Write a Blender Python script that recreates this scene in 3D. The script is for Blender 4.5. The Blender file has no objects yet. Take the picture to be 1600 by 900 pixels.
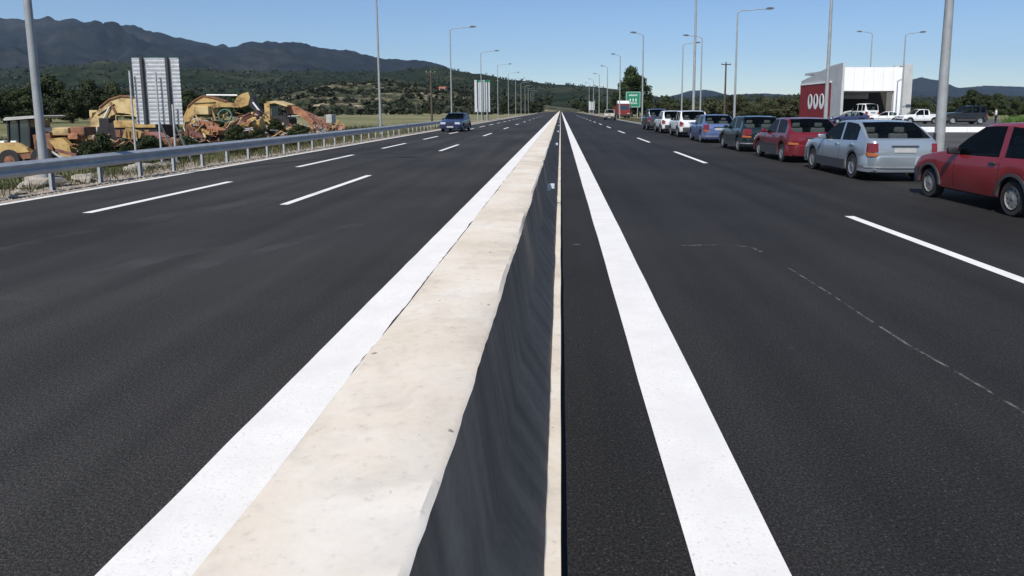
import bpy, bmesh, math, random
import numpy as np
from mathutils import Vector, Matrix, noise
R = math.radians
random.seed(7); rng = np.random.default_rng(11)
sc = bpy.context.scene
COL = sc.collection

# ------------------------------------------------------------------ camera, sky, sun, exposure
F, CX, CY, H = 1050.0, 876.0, 310.0, 1.68          # focal length and principal point in photo pixels, eye height in m
PITCH = math.atan((CY - 171.0) / F)
cam = bpy.data.cameras.new('camera'); camo = bpy.data.objects.new('camera', cam); COL.objects.link(camo)
cam.sensor_width = 36.0; cam.lens = F / 1600 * 36.0
cam.shift_x = -(CX - 800) / 1600; cam.shift_y = -(450 - CY) / 1600
camo.location = (0, 0, H); camo.rotation_euler = (R(90) - PITCH, 0, 0)
cam.clip_start = 0.05; cam.clip_end = 40000
sc.camera = camo

SUN_EL, SUN_AZ = R(47), R(-160)                     # azimuth from +Y towards +X: behind the camera, a little to the left
world = bpy.data.worlds.new('World'); sc.world = world; world.use_nodes = True
wn = world.node_tree.nodes; wl = world.node_tree.links
bg = wn['Background']; sky = wn.new('ShaderNodeTexSky'); sky.sky_type = 'NISHITA'; sky.sun_disc = False
sky.sun_elevation = SUN_EL; sky.sun_rotation = SUN_AZ
sky.air_density = 1.0; sky.dust_density = 0.0; sky.ozone_density = 4.0; sky.altitude = 200
tint = wn.new('ShaderNodeMix'); tint.data_type = 'RGBA'; tint.blend_type = 'MULTIPLY'; tint.inputs[0].default_value = 1.0; tint.inputs[7].default_value = (.93, 1.0, 1.12, 1)   # camera white balance
wl.new(sky.outputs[0], tint.inputs[6]); wl.new(tint.outputs[2], bg.inputs[0]); bg.inputs[1].default_value = 0.1
sun = bpy.data.lights.new('sun', 'SUN'); suno = bpy.data.objects.new('sun', sun); COL.objects.link(suno)
sun.energy = 5.0; sun.angle = R(0.53); sun.color = (1.0, 0.95, 0.88)
sdir = Vector((math.sin(SUN_AZ) * math.cos(SUN_EL), math.cos(SUN_AZ) * math.cos(SUN_EL), math.sin(SUN_EL)))
suno.rotation_euler = sdir.to_track_quat('Z', 'Y').to_euler()
sc.view_settings.view_transform = 'Standard'; sc.view_settings.look = 'None'
sc.view_settings.exposure = 0.0; sc.view_settings.gamma = 1.0; sc.view_settings.use_curve_mapping = False

# ------------------------------------------------------------------ helpers
cp, sp_ = math.cos(PITCH), math.sin(PITCH)
def ray(px, py):
    u = (px - CX) / F; v = (CY - py) / F
    return Vector((u, v * sp_ + cp, v * cp - sp_))
def G(px, py, z=0.0):                               # pixel -> point on the level plane z
    d = ray(px, py); t = (z - H) / d.z
    return Vector((0, 0, H)) + d * t
def P(px, py, Y):                                   # pixel -> point at distance Y along the road
    d = ray(px, py); return Vector((0, 0, H)) + d * (Y / d.y)

class MB:
    def __init__(s): s.v = []; s.f = []; s.m = []; s.mi = 0
    def add(s, vs, fs):
        b = len(s.v); s.v += [tuple(p) for p in vs]
        for f in fs: s.f.append(tuple(b + i for i in f)); s.m.append(s.mi)
        return s
    def box(s, x0, x1, y0, y1, z0, z1, rot=0, c=None):
        vs = [Vector((x, y, z)) for z in (z0, z1) for x, y in ((x0, y0), (x1, y0), (x1, y1), (x0, y1))]
        if rot:
            c = Vector(c) if c else Vector(((x0 + x1) / 2, (y0 + y1) / 2, 0)); M = Matrix.Rotation(rot, 3, 'Z')
            vs = [M @ (p - c) + c for p in vs]
        return s.add(vs, [(3, 2, 1, 0), (4, 5, 6, 7), (0, 1, 5, 4), (1, 2, 6, 5), (2, 3, 7, 6), (3, 0, 4, 7)])
    def cbox(s, cx, cy, cz, sx, sy, sz, b=0.0):     # centred box with chamfered edges
        if b <= 0: return s.box(cx - sx / 2, cx + sx / 2, cy - sy / 2, cy + sy / 2, cz - sz / 2, cz + sz / 2)
        bm = bmesh.new(); bmesh.ops.create_cube(bm, size=1)
        for v in bm.verts: v.co = Vector((v.co.x * sx + cx, v.co.y * sy + cy, v.co.z * sz + cz))
        bmesh.ops.bevel(bm, geom=bm.edges[:], offset=b, segments=2, affect='EDGES', profile=0.5)
        bm.verts.index_update()
        s.add([v.co.copy() for v in bm.verts], [[v.index for v in f.verts] for f in bm.faces]); bm.free(); return s
    def bar(s, a, b, w, h=None):                    # square bar between two points
        a, b = Vector(a), Vector(b); h = h or w; d = (b - a).normalized()
        up = Vector((0, 0, 1)) if abs(d.z) < .95 else Vector((1, 0, 0))
        x = d.cross(up).normalized() * w / 2; y = x.cross(d).normalized() * h / 2
        vs = [p + q for p in (a, b) for q in (-x - y, x - y, x + y, -x + y)]
        return s.add(vs, [(3, 2, 1, 0), (4, 5, 6, 7), (0, 1, 5, 4), (1, 2, 6, 5), (2, 3, 7, 6), (3, 0, 4, 7)])
    def tube(s, pts, rad, n=10, caps=True):
        pts = [Vector(p) for p in pts]; k = len(pts)
        rad = rad if hasattr(rad, '__len__') else [rad] * k
        vs = []; fs = []; x = None
        for i, p in enumerate(pts):
            d = (pts[min(i + 1, k - 1)] - pts[max(i - 1, 0)]).normalized()
            if x is None:
                up = Vector((0, 0, 1)) if abs(d.z) < .9 else Vector((0, 1, 0)); x = d.cross(up).normalized()
            else: x = (x - d * x.dot(d)).normalized()
            y = d.cross(x)
            for j in range(n):
                a = 2 * math.pi * j / n; vs.append(p + (x * math.cos(a) + y * math.sin(a)) * rad[i])
        for i in range(k - 1):
            for j in range(n):
                fs.append((i * n + j, i * n + (j + 1) % n, (i + 1) * n + (j + 1) % n, (i + 1) * n + j))
        if caps: fs += [tuple(range(n))[::-1], tuple((k - 1) * n + j for j in range(n))]
        return s.add(vs, fs)
    def lathe(s, prof, c, axis='X', n=24):          # prof: (radius, offset along the axis)
        c = Vector(c); vs = []; fs = []; k = len(prof)
        for r, o in prof:
            for j in range(n):
                a = 2 * math.pi * j / n; p, q = r * math.cos(a), r * math.sin(a)
                vs.append(c + (Vector((o, p, q)) if axis == 'X' else Vector((p, o, q)) if axis == 'Y' else Vector((p, q, o))))
        for i in range(k - 1):
            for j in range(n): fs.append((i * n + j, i * n + (j + 1) % n, (i + 1) * n + (j + 1) % n, (i + 1) * n + j))
        return s.add(vs, fs)
    def prism(s, pts, y0, y1):                      # outline of (x, z) pushed from y0 to y1
        n = len(pts); vs = [(x, y, z) for y in (y0, y1) for x, z in pts]
        fs = [tuple(range(n)), tuple(range(2 * n - 1, n - 1, -1))] + [(i, i + n, (i + 1) % n + n, (i + 1) % n) for i in range(n)]
        return s.add(vs, fs)
    def prismx(s, pts, x0, x1):                     # outline of (y, z) pushed from x0 to x1
        n = len(pts); vs = [(x, y, z) for x in (x0, x1) for y, z in pts]
        fs = [tuple(range(n)), tuple(range(2 * n - 1, n - 1, -1))] + [(i, i + n, (i + 1) % n + n, (i + 1) % n) for i in range(n)]
        return s.add(vs, fs)
    def sheet(s, x0, x1, y0, y1, z): return s.add([(x0, y0, z), (x1, y0, z), (x1, y1, z), (x0, y1, z)], [(0, 1, 2, 3)])
    def build(s, name, mat, parent=None, smooth=None, fix=True, loc=None):
        me = bpy.data.meshes.new(name); me.from_pydata(s.v, [], s.f)
        mats = mat if isinstance(mat, (list, tuple)) else [mat]
        for m in mats: me.materials.append(m)
        if len(mats) > 1: me.polygons.foreach_set('material_index', s.m)
        if fix:
            bm = bmesh.new(); bm.from_mesh(me); bmesh.ops.recalc_face_normals(bm, faces=bm.faces[:]); bm.to_mesh(me); bm.free()
        if smooth:
            me.polygons.foreach_set('use_smooth', [True] * len(me.polygons)); me.set_sharp_from_angle(angle=R(smooth))
        me.update()
        return link(name, me, parent, loc)
def link(name, me, parent=None, loc=None):
    o = bpy.data.objects.new(name, me); COL.objects.link(o)
    if parent: o.parent = parent
    if loc is not None: o.location = loc
    return o
def tag(o, label=None, cat=None, group=None, kind=None):
    for k, v in (('label', label), ('category', cat), ('group', group), ('kind', kind)):
        if v: o[k] = v
    return o
def thing(name, label, cat, loc=(0, 0, 0), rz=0, group=None):
    o = bpy.data.objects.new(name, None); COL.objects.link(o); o.location = loc; o.rotation_euler = (0, 0, rz)
    o.empty_display_size = .3
    return tag(o, label, cat, group)
def copy_tree(o, parent=None):
    c = o.copy(); COL.objects.link(c)
    if parent: c.parent = parent
    for ch in o.children: copy_tree(ch, c)
    return c

# ------------------------------------------------------------------ materials
def newmat(name):
    m = bpy.data.materials.new(name); m.use_nodes = True; nt = m.node_tree
    return m, nt, nt.nodes['Principled BSDF']
def N(nt, typ, **kw):
    n = nt.nodes.new(typ)
    for k, v in kw.items():
        if k.startswith('i_'): n.inputs[int(k[2:]) if k[2:].isdigit() else k[2:]].default_value = v
        else: setattr(n, k, v)
    return n
def noise_tex(nt, scale, detail=4, rough=.6, coord='Object', dist=0):
    tc = N(nt, 'ShaderNodeTexCoord'); n = N(nt, 'ShaderNodeTexNoise'); n.inputs['Scale'].default_value = scale
    n.inputs['Detail'].default_value = detail; n.inputs['Roughness'].default_value = rough; n.inputs['Distortion'].default_value = dist
    nt.links.new(tc.outputs[coord], n.inputs['Vector']); return n
def ramp(nt, src, stops):
    r = N(nt, 'ShaderNodeValToRGB'); e = r.color_ramp.elements
    while len(e) < len(stops): e.new(0.5)
    for i, (p, c) in enumerate(stops): e[i].position = p; e[i].color = (c[0], c[1], c[2], 1) if hasattr(c, '__len__') else (c, c, c, 1)
    nt.links.new(src, r.inputs[0]); return r
def mix(nt, fac, a, b, mode='MIX'):
    m = N(nt, 'ShaderNodeMix', data_type='RGBA', blend_type=mode)
    for s, v in ((m.inputs[0], fac), (m.inputs[6], a), (m.inputs[7], b)):
        if hasattr(v, 'links') or hasattr(v, 'is_linked'): nt.links.new(v, s)
        elif hasattr(v, '__len__'): s.default_value = (v[0], v[1], v[2], 1)
        else: s.default_value = v
    return m.outputs[2]
def bump(nt, b, src, strength=.3, dist=.01):
    n = N(nt, 'ShaderNodeBump'); n.inputs['Strength'].default_value = strength; n.inputs['Distance'].default_value = dist
    nt.links.new(src, n.inputs['Height']); nt.links.new(n.outputs[0], b.inputs['Normal'])
def surf(name, stops, scale=3, detail=6, rough=.8, metal=0, bumpv=0, bscale=None, spec=.5, coord='Object'):
    m, nt, b = newmat(name); n = noise_tex(nt, scale, detail, coord=coord); r = ramp(nt, n.outputs[0], stops)
    nt.links.new(r.outputs[0], b.inputs['Base Color']); b.inputs['Roughness'].default_value = rough
    b.inputs['Metallic'].default_value = metal; b.inputs['Specular IOR Level'].default_value = spec
    if bumpv:
        k = noise_tex(nt, bscale or scale * 6, 6, coord=coord); bump(nt, b, k.outputs[0], bumpv, .02)
    return m
def asphalt(name, base, tint, rough):
    m, nt, b = newmat(name)
    big = noise_tex(nt, .16, 4, .55); tcs = N(nt, 'ShaderNodeTexCoord')
    mp = N(nt, 'ShaderNodeMapping'); mp.inputs['Scale'].default_value = (1.6, .05, 1); nt.links.new(tcs.outputs['Object'], mp.inputs[0])
    st = N(nt, 'ShaderNodeTexNoise'); st.inputs['Scale'].default_value = 1.0; st.inputs['Detail'].default_value = 5; nt.links.new(mp.outputs[0], st.inputs[0])
    fine = noise_tex(nt, 75, 6, .85); vor = N(nt, 'ShaderNodeTexVoronoi'); vor.inputs['Scale'].default_value = 150
    nt.links.new(tcs.outputs['Object'], vor.inputs['Vector'])
    lo = [c * .72 for c in base]; hi = [c * 1.38 for c in base]
    c1 = ramp(nt, big.outputs[0], [(.3, lo), (.7, hi)])
    s1 = ramp(nt, st.outputs[0], [(.35, .82), (.62, 1.2)])
    c2 = mix(nt, 1.0, c1.outputs[0], s1.outputs[0], 'MULTIPLY')
    f1 = ramp(nt, fine.outputs[0], [(.36, .22), (.5, .9), (.66, 2.5)])
    c3 = mix(nt, 1.0, c2, f1.outputs[0], 'MULTIPLY')
    sp = ramp(nt, vor.outputs['Color'], [(.86, 0), (.93, 1)])
    mm = N(nt, 'ShaderNodeMath', operation='MULTIPLY'); mm.inputs[1].default_value = .5; nt.links.new(sp.outputs[0], mm.inputs[0])
    c4 = mix(nt, mm.outputs[0], c3, tint)
    nt.links.new(c4, b.inputs['Base Color']); b.inputs['Roughness'].default_value = rough; b.inputs['Specular IOR Level'].default_value = .16
    ad = N(nt, 'ShaderNodeMath', operation='ADD'); nt.links.new(fine.outputs[0], ad.inputs[0]); nt.links.new(vor.outputs['Distance'], ad.inputs[1])
    bump(nt, b, ad.outputs[0], .55, .008)
    return m
def paintline(name, col, hole, under, lo=.30, hi=.36):
    m, nt, b = newmat(name)
    n = noise_tex(nt, 55, 5, .8); n2 = noise_tex(nt, 2.2, 5, .65)
    r = ramp(nt, n.outputs[0], [(lo, 1), (hi, 0)]); k = ramp(nt, n2.outputs[0], [(.35, .25), (.7, 1)])
    mm = N(nt, 'ShaderNodeMath', operation='MULTIPLY'); nt.links.new(r.outputs[0], mm.inputs[0]); nt.links.new(k.outputs[0], mm.inputs[1])
    m2 = N(nt, 'ShaderNodeMath', operation='MULTIPLY'); m2.inputs[1].default_value = hole; nt.links.new(mm.outputs[0], m2.inputs[0])
    d = ramp(nt, n2.outputs[0], [(.3, [c * .88 for c in col]), (.65, col)])
    c = mix(nt, m2.outputs[0], d.outputs[0], under)
    nt.links.new(c, b.inputs['Base Color']); b.inputs['Roughness'].default_value = .75; b.inputs['Specular IOR Level'].default_value = .3
    bump(nt, b, n.outputs[0], .35, .006); return m
def plain(name, col, rough=.5, metal=0, coat=0, spec=.5):
    m, nt, b = newmat(name); n = noise_tex(nt, 9, 5, .6)
    r = ramp(nt, n.outputs[0], [(.25, [c * .86 for c in col]), (.75, [min(1, c * 1.1) for c in col])])
    nt.links.new(r.outputs[0], b.inputs['Base Color']); b.inputs['Roughness'].default_value = rough; b.inputs['Metallic'].default_value = metal
    b.inputs['Coat Weight'].default_value = coat; b.inputs['Coat Roughness'].default_value = .04; b.inputs['Specular IOR Level'].default_value = spec
    return m
def carpaint(name, col, metal=.0, rough=.35, dust=.12):
    m, nt, b = newmat(name); n = noise_tex(nt, 2.2, 6, .65); tc = N(nt, 'ShaderNodeTexCoord'); sx = N(nt, 'ShaderNodeSeparateXYZ')
    nt.links.new(tc.outputs['Object'], sx.inputs[0])
    lowm = ramp(nt, sx.outputs['Z'], [(.15, 1), (.75, .15)])
    nr = ramp(nt, n.outputs[0], [(.35, .15), (.7, 1)])
    mm = N(nt, 'ShaderNodeMath', operation='MULTIPLY'); nt.links.new(lowm.outputs[0], mm.inputs[0]); nt.links.new(nr.outputs[0], mm.inputs[1])
    m2 = N(nt, 'ShaderNodeMath', operation='MULTIPLY'); m2.inputs[1].default_value = dust * 3; nt.links.new(mm.outputs[0], m2.inputs[0])
    c = mix(nt, m2.outputs[0], col, (.16, .14, .115))
    nt.links.new(c, b.inputs['Base Color']); b.inputs['Metallic'].default_value = metal; b.inputs['Roughness'].default_value = rough
    b.inputs['Coat Weight'].default_value = .5; b.inputs['Coat Roughness'].default_value = .06
    return m
def glassmat(name, tint=(.70, .78, .75), amount=.92):
    m, nt, b = newmat(name); out = nt.nodes['Material Output']
    tr = N(nt, 'ShaderNodeBsdfTransparent'); tr.inputs[0].default_value = (*tint, 1)
    b.inputs['Base Color'].default_value = (.012, .016, .018, 1); b.inputs['Roughness'].default_value = .03; b.inputs['Specular IOR Level'].default_value = .8
    fr = N(nt, 'ShaderNodeFresnel'); fr.inputs[0].default_value = 1.5
    mp = N(nt, 'ShaderNodeMapRange'); mp.inputs[1].default_value = 0; mp.inputs[2].default_value = 1; mp.inputs[3].default_value = 1 - amount; mp.inputs[4].default_value = 1
    nt.links.new(fr.outputs[0], mp.inputs[0])
    ms = N(nt, 'ShaderNodeMixShader'); nt.links.new(mp.outputs[0], ms.inputs[0]); nt.links.new(tr.outputs[0], ms.inputs[1]); nt.links.new(b.outputs[0], ms.inputs[2])
    nt.links.new(ms.outputs[0], out.inputs[0]); return m
def leafmat(name, c0, c1, scale=.9):
    m, nt, b = newmat(name); n = noise_tex(nt, scale, 5, .7); r = ramp(nt, n.outputs[0], [(.3, c0), (.7, c1)])
    oi = N(nt, 'ShaderNodeObjectInfo'); v = ramp(nt, oi.outputs['Random'], [(0, .75), (1, 1.25)])
    c = mix(nt, 1, r.outputs[0], v.outputs[0], 'MULTIPLY')
    nt.links.new(c, b.inputs['Base Color']); b.inputs['Roughness'].default_value = .7; b.inputs['Specular IOR Level'].default_value = .2
    return m
M = {}
M['asph_l'] = asphalt('asphalt_left', (.036, .0345, .0325), (.12, .12, .115), .78)
M['asph_r'] = asphalt('asphalt_right', (.0245, .0235, .0225), (.11, .11, .105), .74)
M['asph_lot'] = asphalt('asphalt_lot', (.075, .073, .07), (.16, .155, .15), .85)
M['paint'] = paintline('road_paint', (.80, .785, .755), .85, (.26, .25, .24), .32, .44)
M['paint_worn'] = paintline('road_paint_worn', (.78, .77, .75), .85, (.06, .06, .06), .36, .48)
M['galv'] = surf('galvanised_steel', [(.3, (.30, .32, .34)), (.7, (.46, .48, .50))], 4, 5, .5, .15)
M['pole'] = surf('pole_steel', [(.3, (.24, .255, .26)), (.7, (.34, .355, .36))], 3, 5, .5, .15)
M['lum'] = plain('luminaire_grey', (.10, .10, .105), .5)
M['sign_back'] = surf('aluminium_back', [(.3, (.42, .43, .46)), (.7, (.60, .61, .64))], 5, 6, .55, .2)
M['dark_steel'] = plain('dark_steel', (.05, .053, .06), .55, .3)
M['sign_green'] = plain('sign_green', (.012, .20, .11), .45)
M['white_p'] = plain('white_paint', (.78, .78, .77), .5)
M['rubber'] = plain('tyre_rubber', (.022, .022, .023), .85)
M['black_pl'] = plain('black_plastic', (.018, .018, .019), .6)
M['trim'] = plain('grey_trim', (.045, .045, .048), .65)
M['chrome'] = plain('wheel_silver', (.48, .49, .50), .35, .7)
M['steelwheel'] = plain('bare_wheel', (.30, .29, .27), .55, .4)
M['red_lens'] = plain('red_lens', (.17, .008, .008), .15, 0, .6)
M['amber'] = plain('amber_lens', (.34, .09, .015), .2, 0, .6)
M['clear_lens'] = plain('clear_lens', (.55, .56, .57), .12, .3, .6)
M['plate'] = plain('number_plate', (.42, .42, .41), .5)
M['interior'] = plain('car_interior', (.06, .06, .062), .9)
M['seat'] = plain('seat_cloth', (.13, .13, .14), .95)
M['glass'] = glassmat('car_glass')
M['wood'] = surf('pole_wood', [(.3, (.05, .038, .03)), (.7, (.10, .08, .06))], 6, 6, .9)
M['rock'] = surf('pale_rock', [(.3, (.24, .21, .175)), (.7, (.44, .40, .34))], 3, 8, .95, 0, .6, 9)
M['bark'] = surf('bark', [(.3, (.05, .04, .03)), (.7, (.13, .10, .08))], 7, 6, .95, 0, .6)
M['yellow'] = surf('machine_yellow', [(.34, (.16, .085, .04)), (.48, (.40, .26, .09)), (.75, (.52, .38, .17))], 1.6, 9, .7, 0, .15)
M['yellow_pale'] = surf('faded_yellow', [(.34, (.19, .12, .065)), (.5, (.50, .37, .17)), (.75, (.60, .49, .28))], 1.4, 9, .75, 0, .15)
M['rust'] = surf('rusty_steel', [(.3, (.09, .045, .03)), (.6, (.24, .11, .06)), (.8, (.34, .19, .12))], 3, 9, .9, 0, .3)
M['orange'] = surf('orange_steel', [(.3, (.14, .06, .035)), (.55, (.36, .16, .08)), (.8, (.44, .29, .19))], 2.2, 9, .75, 0, .2)
M['pinkred'] = surf('faded_red_steel', [(.3, (.14, .06, .05)), (.6, (.33, .15, .13)), (.8, (.40, .26, .22))], 2.5, 9, .8, 0, .2)
M['mach_black'] = surf('oily_black', [(.3, (.008, .008, .01)), (.7, (.03, .027, .03))], 3, 6, .6)
M['cab_glass'] = plain('cab_glass', (.03, .045, .05), .08, 0, .5)
M['grey_paint'] = surf('grey_paint', [(.3, (.30, .30, .29)), (.7, (.46, .46, .44))], 2, 6, .7)
M['green_paint'] = plain('green_paint', (.10, .22, .17), .6)
M['bwhite'] = surf('white_cladding', [(.3, (.78, .77, .75)), (.7, (.86, .85, .83))], .8, 5, .55)
M['bgrey'] = surf('grey_cladding', [(.3, (.40, .41, .40)), (.7, (.50, .51, .50))], .8, 5, .6)
M['bred'] = surf('red_cladding', [(.3, (.20, .012, .014)), (.7, (.27, .02, .02))], .8, 5, .5)
M['bdark'] = plain('dark_interior', (.03, .028, .026), .8)
M['soffit'] = plain('soffit_panel', (.38, .37, .35), .7)
M['skin'] = plain('skin', (.42, .25, .17), .6)
M['hair'] = plain('hair', (.02, .016, .013), .7)
M['shirt'] = plain('white_shirt', (.74, .74, .78), .85)
M['trouser'] = plain('dark_trousers', (.02, .022, .03), .9)
M['roof_tile'] = plain('roof_tile', (.30, .11, .07), .85)
M['reflector'] = plain('reflector_white', (.62, .66, .70), .3, .1)
M['joint'] = plain('joint_sealant', (.008, .008, .008), .9)
M['leaf_dark'] = leafmat('leaf_dark', (.018, .030, .012), (.045, .068, .022))
M['leaf_mid'] = leafmat('leaf_mid', (.018, .030, .012), (.052, .064, .024))
M['leaf_olive'] = leafmat('leaf_olive', (.030, .038, .018), (.085, .086, .040))
M['leaf_far'] = leafmat('leaf_far', (.014, .021, .011), (.050, .055, .028), .02)
M['grass'] = leafmat('grass_blade', (.035, .048, .018), (.14, .125, .06), .7)
M['lawn'] = leafmat('lawn_blade', (.04, .09, .015), (.09, .16, .035), .7)
# cast concrete: warm, mottled, with pits and faint board marks
m, nt, b = newmat('barrier_concrete'); M['concrete'] = m
n1 = noise_tex(nt, 1.3, 7, .62); n2 = noise_tex(nt, 26, 6, .7); n3 = noise_tex(nt, 5.5, 6, .6, dist=.6)
c1 = ramp(nt, n1.outputs[0], [(.3, (.56, .485, .385)), (.5, (.67, .595, .49)), (.72, (.72, .675, .60))])
c2 = ramp(nt, n2.outputs[0], [(.25, .72), (.42, 1.0), (.7, 1.06)]); c3 = ramp(nt, n3.outputs[0], [(.28, .86), (.5, 1.0)])
cc = mix(nt, 1, mix(nt, 1, c1.outputs[0], c2.outputs[0], 'MULTIPLY'), c3.outputs[0], 'MULTIPLY')
pit = ramp(nt, noise_tex(nt, 17, 3, .5).outputs[0], [(.235, .35), (.27, 1)])
nt.links.new(mix(nt, 1, cc, pit.outputs[0], 'MULTIPLY'), b.inputs['Base Color']); b.inputs['Roughness'].default_value = .9
b.inputs['Specular IOR Level'].default_value = .2
bump(nt, b, n2.outputs[0], .3, .003)
m, nt, b = newmat('shade_toned_concrete'); M['side_shade'] = m      # barrier sides: streaked concrete, its colour darkened to stand in for shade
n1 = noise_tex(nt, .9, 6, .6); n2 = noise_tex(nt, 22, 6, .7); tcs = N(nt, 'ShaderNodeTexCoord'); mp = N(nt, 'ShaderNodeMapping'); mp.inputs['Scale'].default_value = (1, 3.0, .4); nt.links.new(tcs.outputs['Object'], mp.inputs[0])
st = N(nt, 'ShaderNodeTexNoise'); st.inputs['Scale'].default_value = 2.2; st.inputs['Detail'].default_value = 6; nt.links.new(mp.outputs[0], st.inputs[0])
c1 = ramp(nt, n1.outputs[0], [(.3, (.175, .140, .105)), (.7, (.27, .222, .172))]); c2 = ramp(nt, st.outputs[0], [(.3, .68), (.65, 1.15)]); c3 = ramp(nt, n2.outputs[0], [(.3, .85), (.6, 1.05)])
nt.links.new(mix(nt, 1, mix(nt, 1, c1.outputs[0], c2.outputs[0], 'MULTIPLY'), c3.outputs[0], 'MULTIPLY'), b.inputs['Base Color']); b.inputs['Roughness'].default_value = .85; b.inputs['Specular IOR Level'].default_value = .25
M['kerb'] = surf('kerb_concrete', [(.3, (.42, .40, .36)), (.7, (.60, .58, .53))], 3, 8, .9, 0, .3)
# ground: dry grass, dirt and green patches
m, nt, b = newmat('ground_soil'); M['ground'] = m
n1 = noise_tex(nt, .035, 7, .62); n2 = noise_tex(nt, .9, 8, .7); n3 = noise_tex(nt, 14, 6, .7)
c1 = ramp(nt, n1.outputs[0], [(.32, (.10, .115, .048)), (.48, (.19, .185, .09)), (.60, (.26, .235, .135)), (.75, (.31, .27, .19))])
c2 = ramp(nt, n2.outputs[0], [(.3, .55), (.7, 1.35)]); c3 = ramp(nt, n3.outputs[0], [(.3, .65), (.7, 1.3)])
nt.links.new(mix(nt, 1, mix(nt, 1, c1.outputs[0], c2.outputs[0], 'MULTIPLY'), c3.outputs[0], 'MULTIPLY'), b.inputs['Base Color'])
b.inputs['Roughness'].default_value = .95; b.inputs['Specular IOR Level'].default_value = .15; bump(nt, b, n3.outputs[0], .8, .05)
M['verge'] = surf('gravel_verge', [(.28, (.13, .10, .07)), (.5, (.27, .22, .165)), (.72, (.42, .37, .30))], 6, 10, .95, 0, .8, 40)
def hillmat(name, a, b_, c, s1, s2, stops=(.36, .52, .68)):
    m, nt, b = newmat(name); n1 = noise_tex(nt, s1, 9, .62); n2 = noise_tex(nt, s2, 8, .72)
    r = ramp(nt, n1.outputs[0], [(stops[0], a), (stops[1], b_), (stops[2], c)]); k = ramp(nt, n2.outputs[0], [(.33, .5), (.66, 1.4)])
    nt.links.new(mix(nt, 1, r.outputs[0], k.outputs[0], 'MULTIPLY'), b.inputs['Base Color']); b.inputs['Roughness'].default_value = 1
    b.inputs['Specular IOR Level'].default_value = .05; return m
M['mountain'] = hillmat('mountain_scrub', (.010, .014, .017), (.017, .022, .023), (.034, .036, .035), .0022, .018)
M['foothill'] = hillmat('foothill_scrub', (.010, .017, .009), (.020, .029, .014), (.055, .057, .034), .004, .05)
M['terrace'] = hillmat('terraced_slope', (.035, .045, .024), (.085, .082, .050), (.34, .28, .20), .075, .3, (.44, .55, .66))

# ------------------------------------------------------------------ ground, roads, kerbs
def lerp(a, b, t): return a + (b - a) * t
def sstep(a, b, x): t = min(1, max(0, (x - a) / (b - a))); return t * t * (3 - 2 * t)
def gz(x, y):                                       # height of the land
    z = -.03
    if x < -11.6:
        low = -1.55 * (1 - sstep(30, 62, y)) - .12
        z += low * sstep(-11.6, -15.5, x) if False else low * sstep(11.6, 15.8, -x)
        z += .10 * noise.noise(Vector((x * .25, y * .25, 0))) * sstep(13, 18, -x)
    if x > 9.4: z += .06 * sstep(9.4, 12, x) * (1 - sstep(12, 14, x))
    return z
xs = sorted(set([-12000, -5000, -2000, -900, -400, -200, -120, -80, -60] + [round(v, 2) for v in np.arange(-48, -11.4, .9)] + [-11.3, -10.9, -10.4, -9.5, 0, 9.3, 10, 11, 12, 13, 14, 18, 30, 60, 120, 300, 900, 3000, 12000]))
ys = [-60, -20, -5] + list(np.arange(0, 90, 1.5)) + list(np.geomspace(92, 14000, 30))
mb = MB(); nx = len(xs)
mb.v = [(x, y, gz(x, y)) for y in ys for x in xs]
mb.f = [(j * nx + i, j * nx + i + 1, (j + 1) * nx + i + 1, (j + 1) * nx + i) for j in range(len(ys) - 1) for i in range(nx - 1)]; mb.m = [0] * len(mb.f)
tag(mb.build('ground', M['ground'], smooth=60), kind='structure')

LE = -9.95                                          # asphalt edge of the left carriageway
def strip(x0, x1, z, wob=.0, y0=-8, y1=1100):
    ys_ = list(np.arange(y0, 40, .8)) + list(np.geomspace(40, y1, 26)); mb = MB()
    mb.v = []
    for y in ys_:
        a = wob * noise.noise(Vector((x0, y * .9, 3.1))); c = wob * noise.noise(Vector((x1, y * .9, 7.7)))
        mb.v += [(x0 + a, y, z), (x1 + c, y, z)]
    mb.f = [(2 * i, 2 * i + 1, 2 * i + 3, 2 * i + 2) for i in range(len(ys_) - 1)]; mb.m = [0] * len(mb.f); return mb
road_l = tag(strip(LE, -.97, 0, .03).build('road_left', M['asph_l']), kind='structure')
road_r = tag(strip(.004, 9.1, 0).build('road_right', M['asph_r']), kind='structure')
tag(strip(-11.9, LE + .1, -.012, .25, y1=300).build('gravel_verge', M['verge']), kind='structure')
tag(strip(9.22, 12.6, .045, .1, y1=300).build('roadside_verge', M['verge']), kind='structure')
lot = MB().sheet(13.2, 75, 22, 130, .02); tag(lot.build('service_area_paving', M['asph_lot']), kind='structure')
# painted lines
def line(road, x, w, y0, y1, mat='paint', name='edge_line'):
    return strip(x - w / 2, x + w / 2, .004, .006, y0, y1).build(name, M[mat], road) if y1 > 45 else MB().sheet(x - w / 2, x + w / 2, y0, y1, .004).build(name, M[mat], road)
hh = H / cp
mb = MB()                                           # wide line beside the barrier, sprayed over the joint near the camera
yl = list(np.arange(-6, 40, .1)) + list(np.geomspace(40, 900, 30))
for y in yl:
    e = lerp(-.735, -.79, sstep(2.6, 4.2, y)) * hh + .02 * noise.noise(Vector((y * 2.2, 1, 1))) + .012 * noise.noise(Vector((y * 9, 4, 1)))
    mb.v += [(-.996 * hh + .004 * noise.noise(Vector((y * 2, 8, 1))), y, .004), (e, y, .004)]
mb.f = [(2 * i, 2 * i + 1, 2 * i + 3, 2 * i + 2) for i in range(len(yl) - 1)]; mb.m = [0] * len(mb.f); mb.build('edge_line', M['paint'], road_l)
line(road_r, .392 * hh, .208 * hh, -8, 900)
line(road_l, -5.87 * hh, .09 * hh, -8, 260, 'paint_worn')
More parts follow.
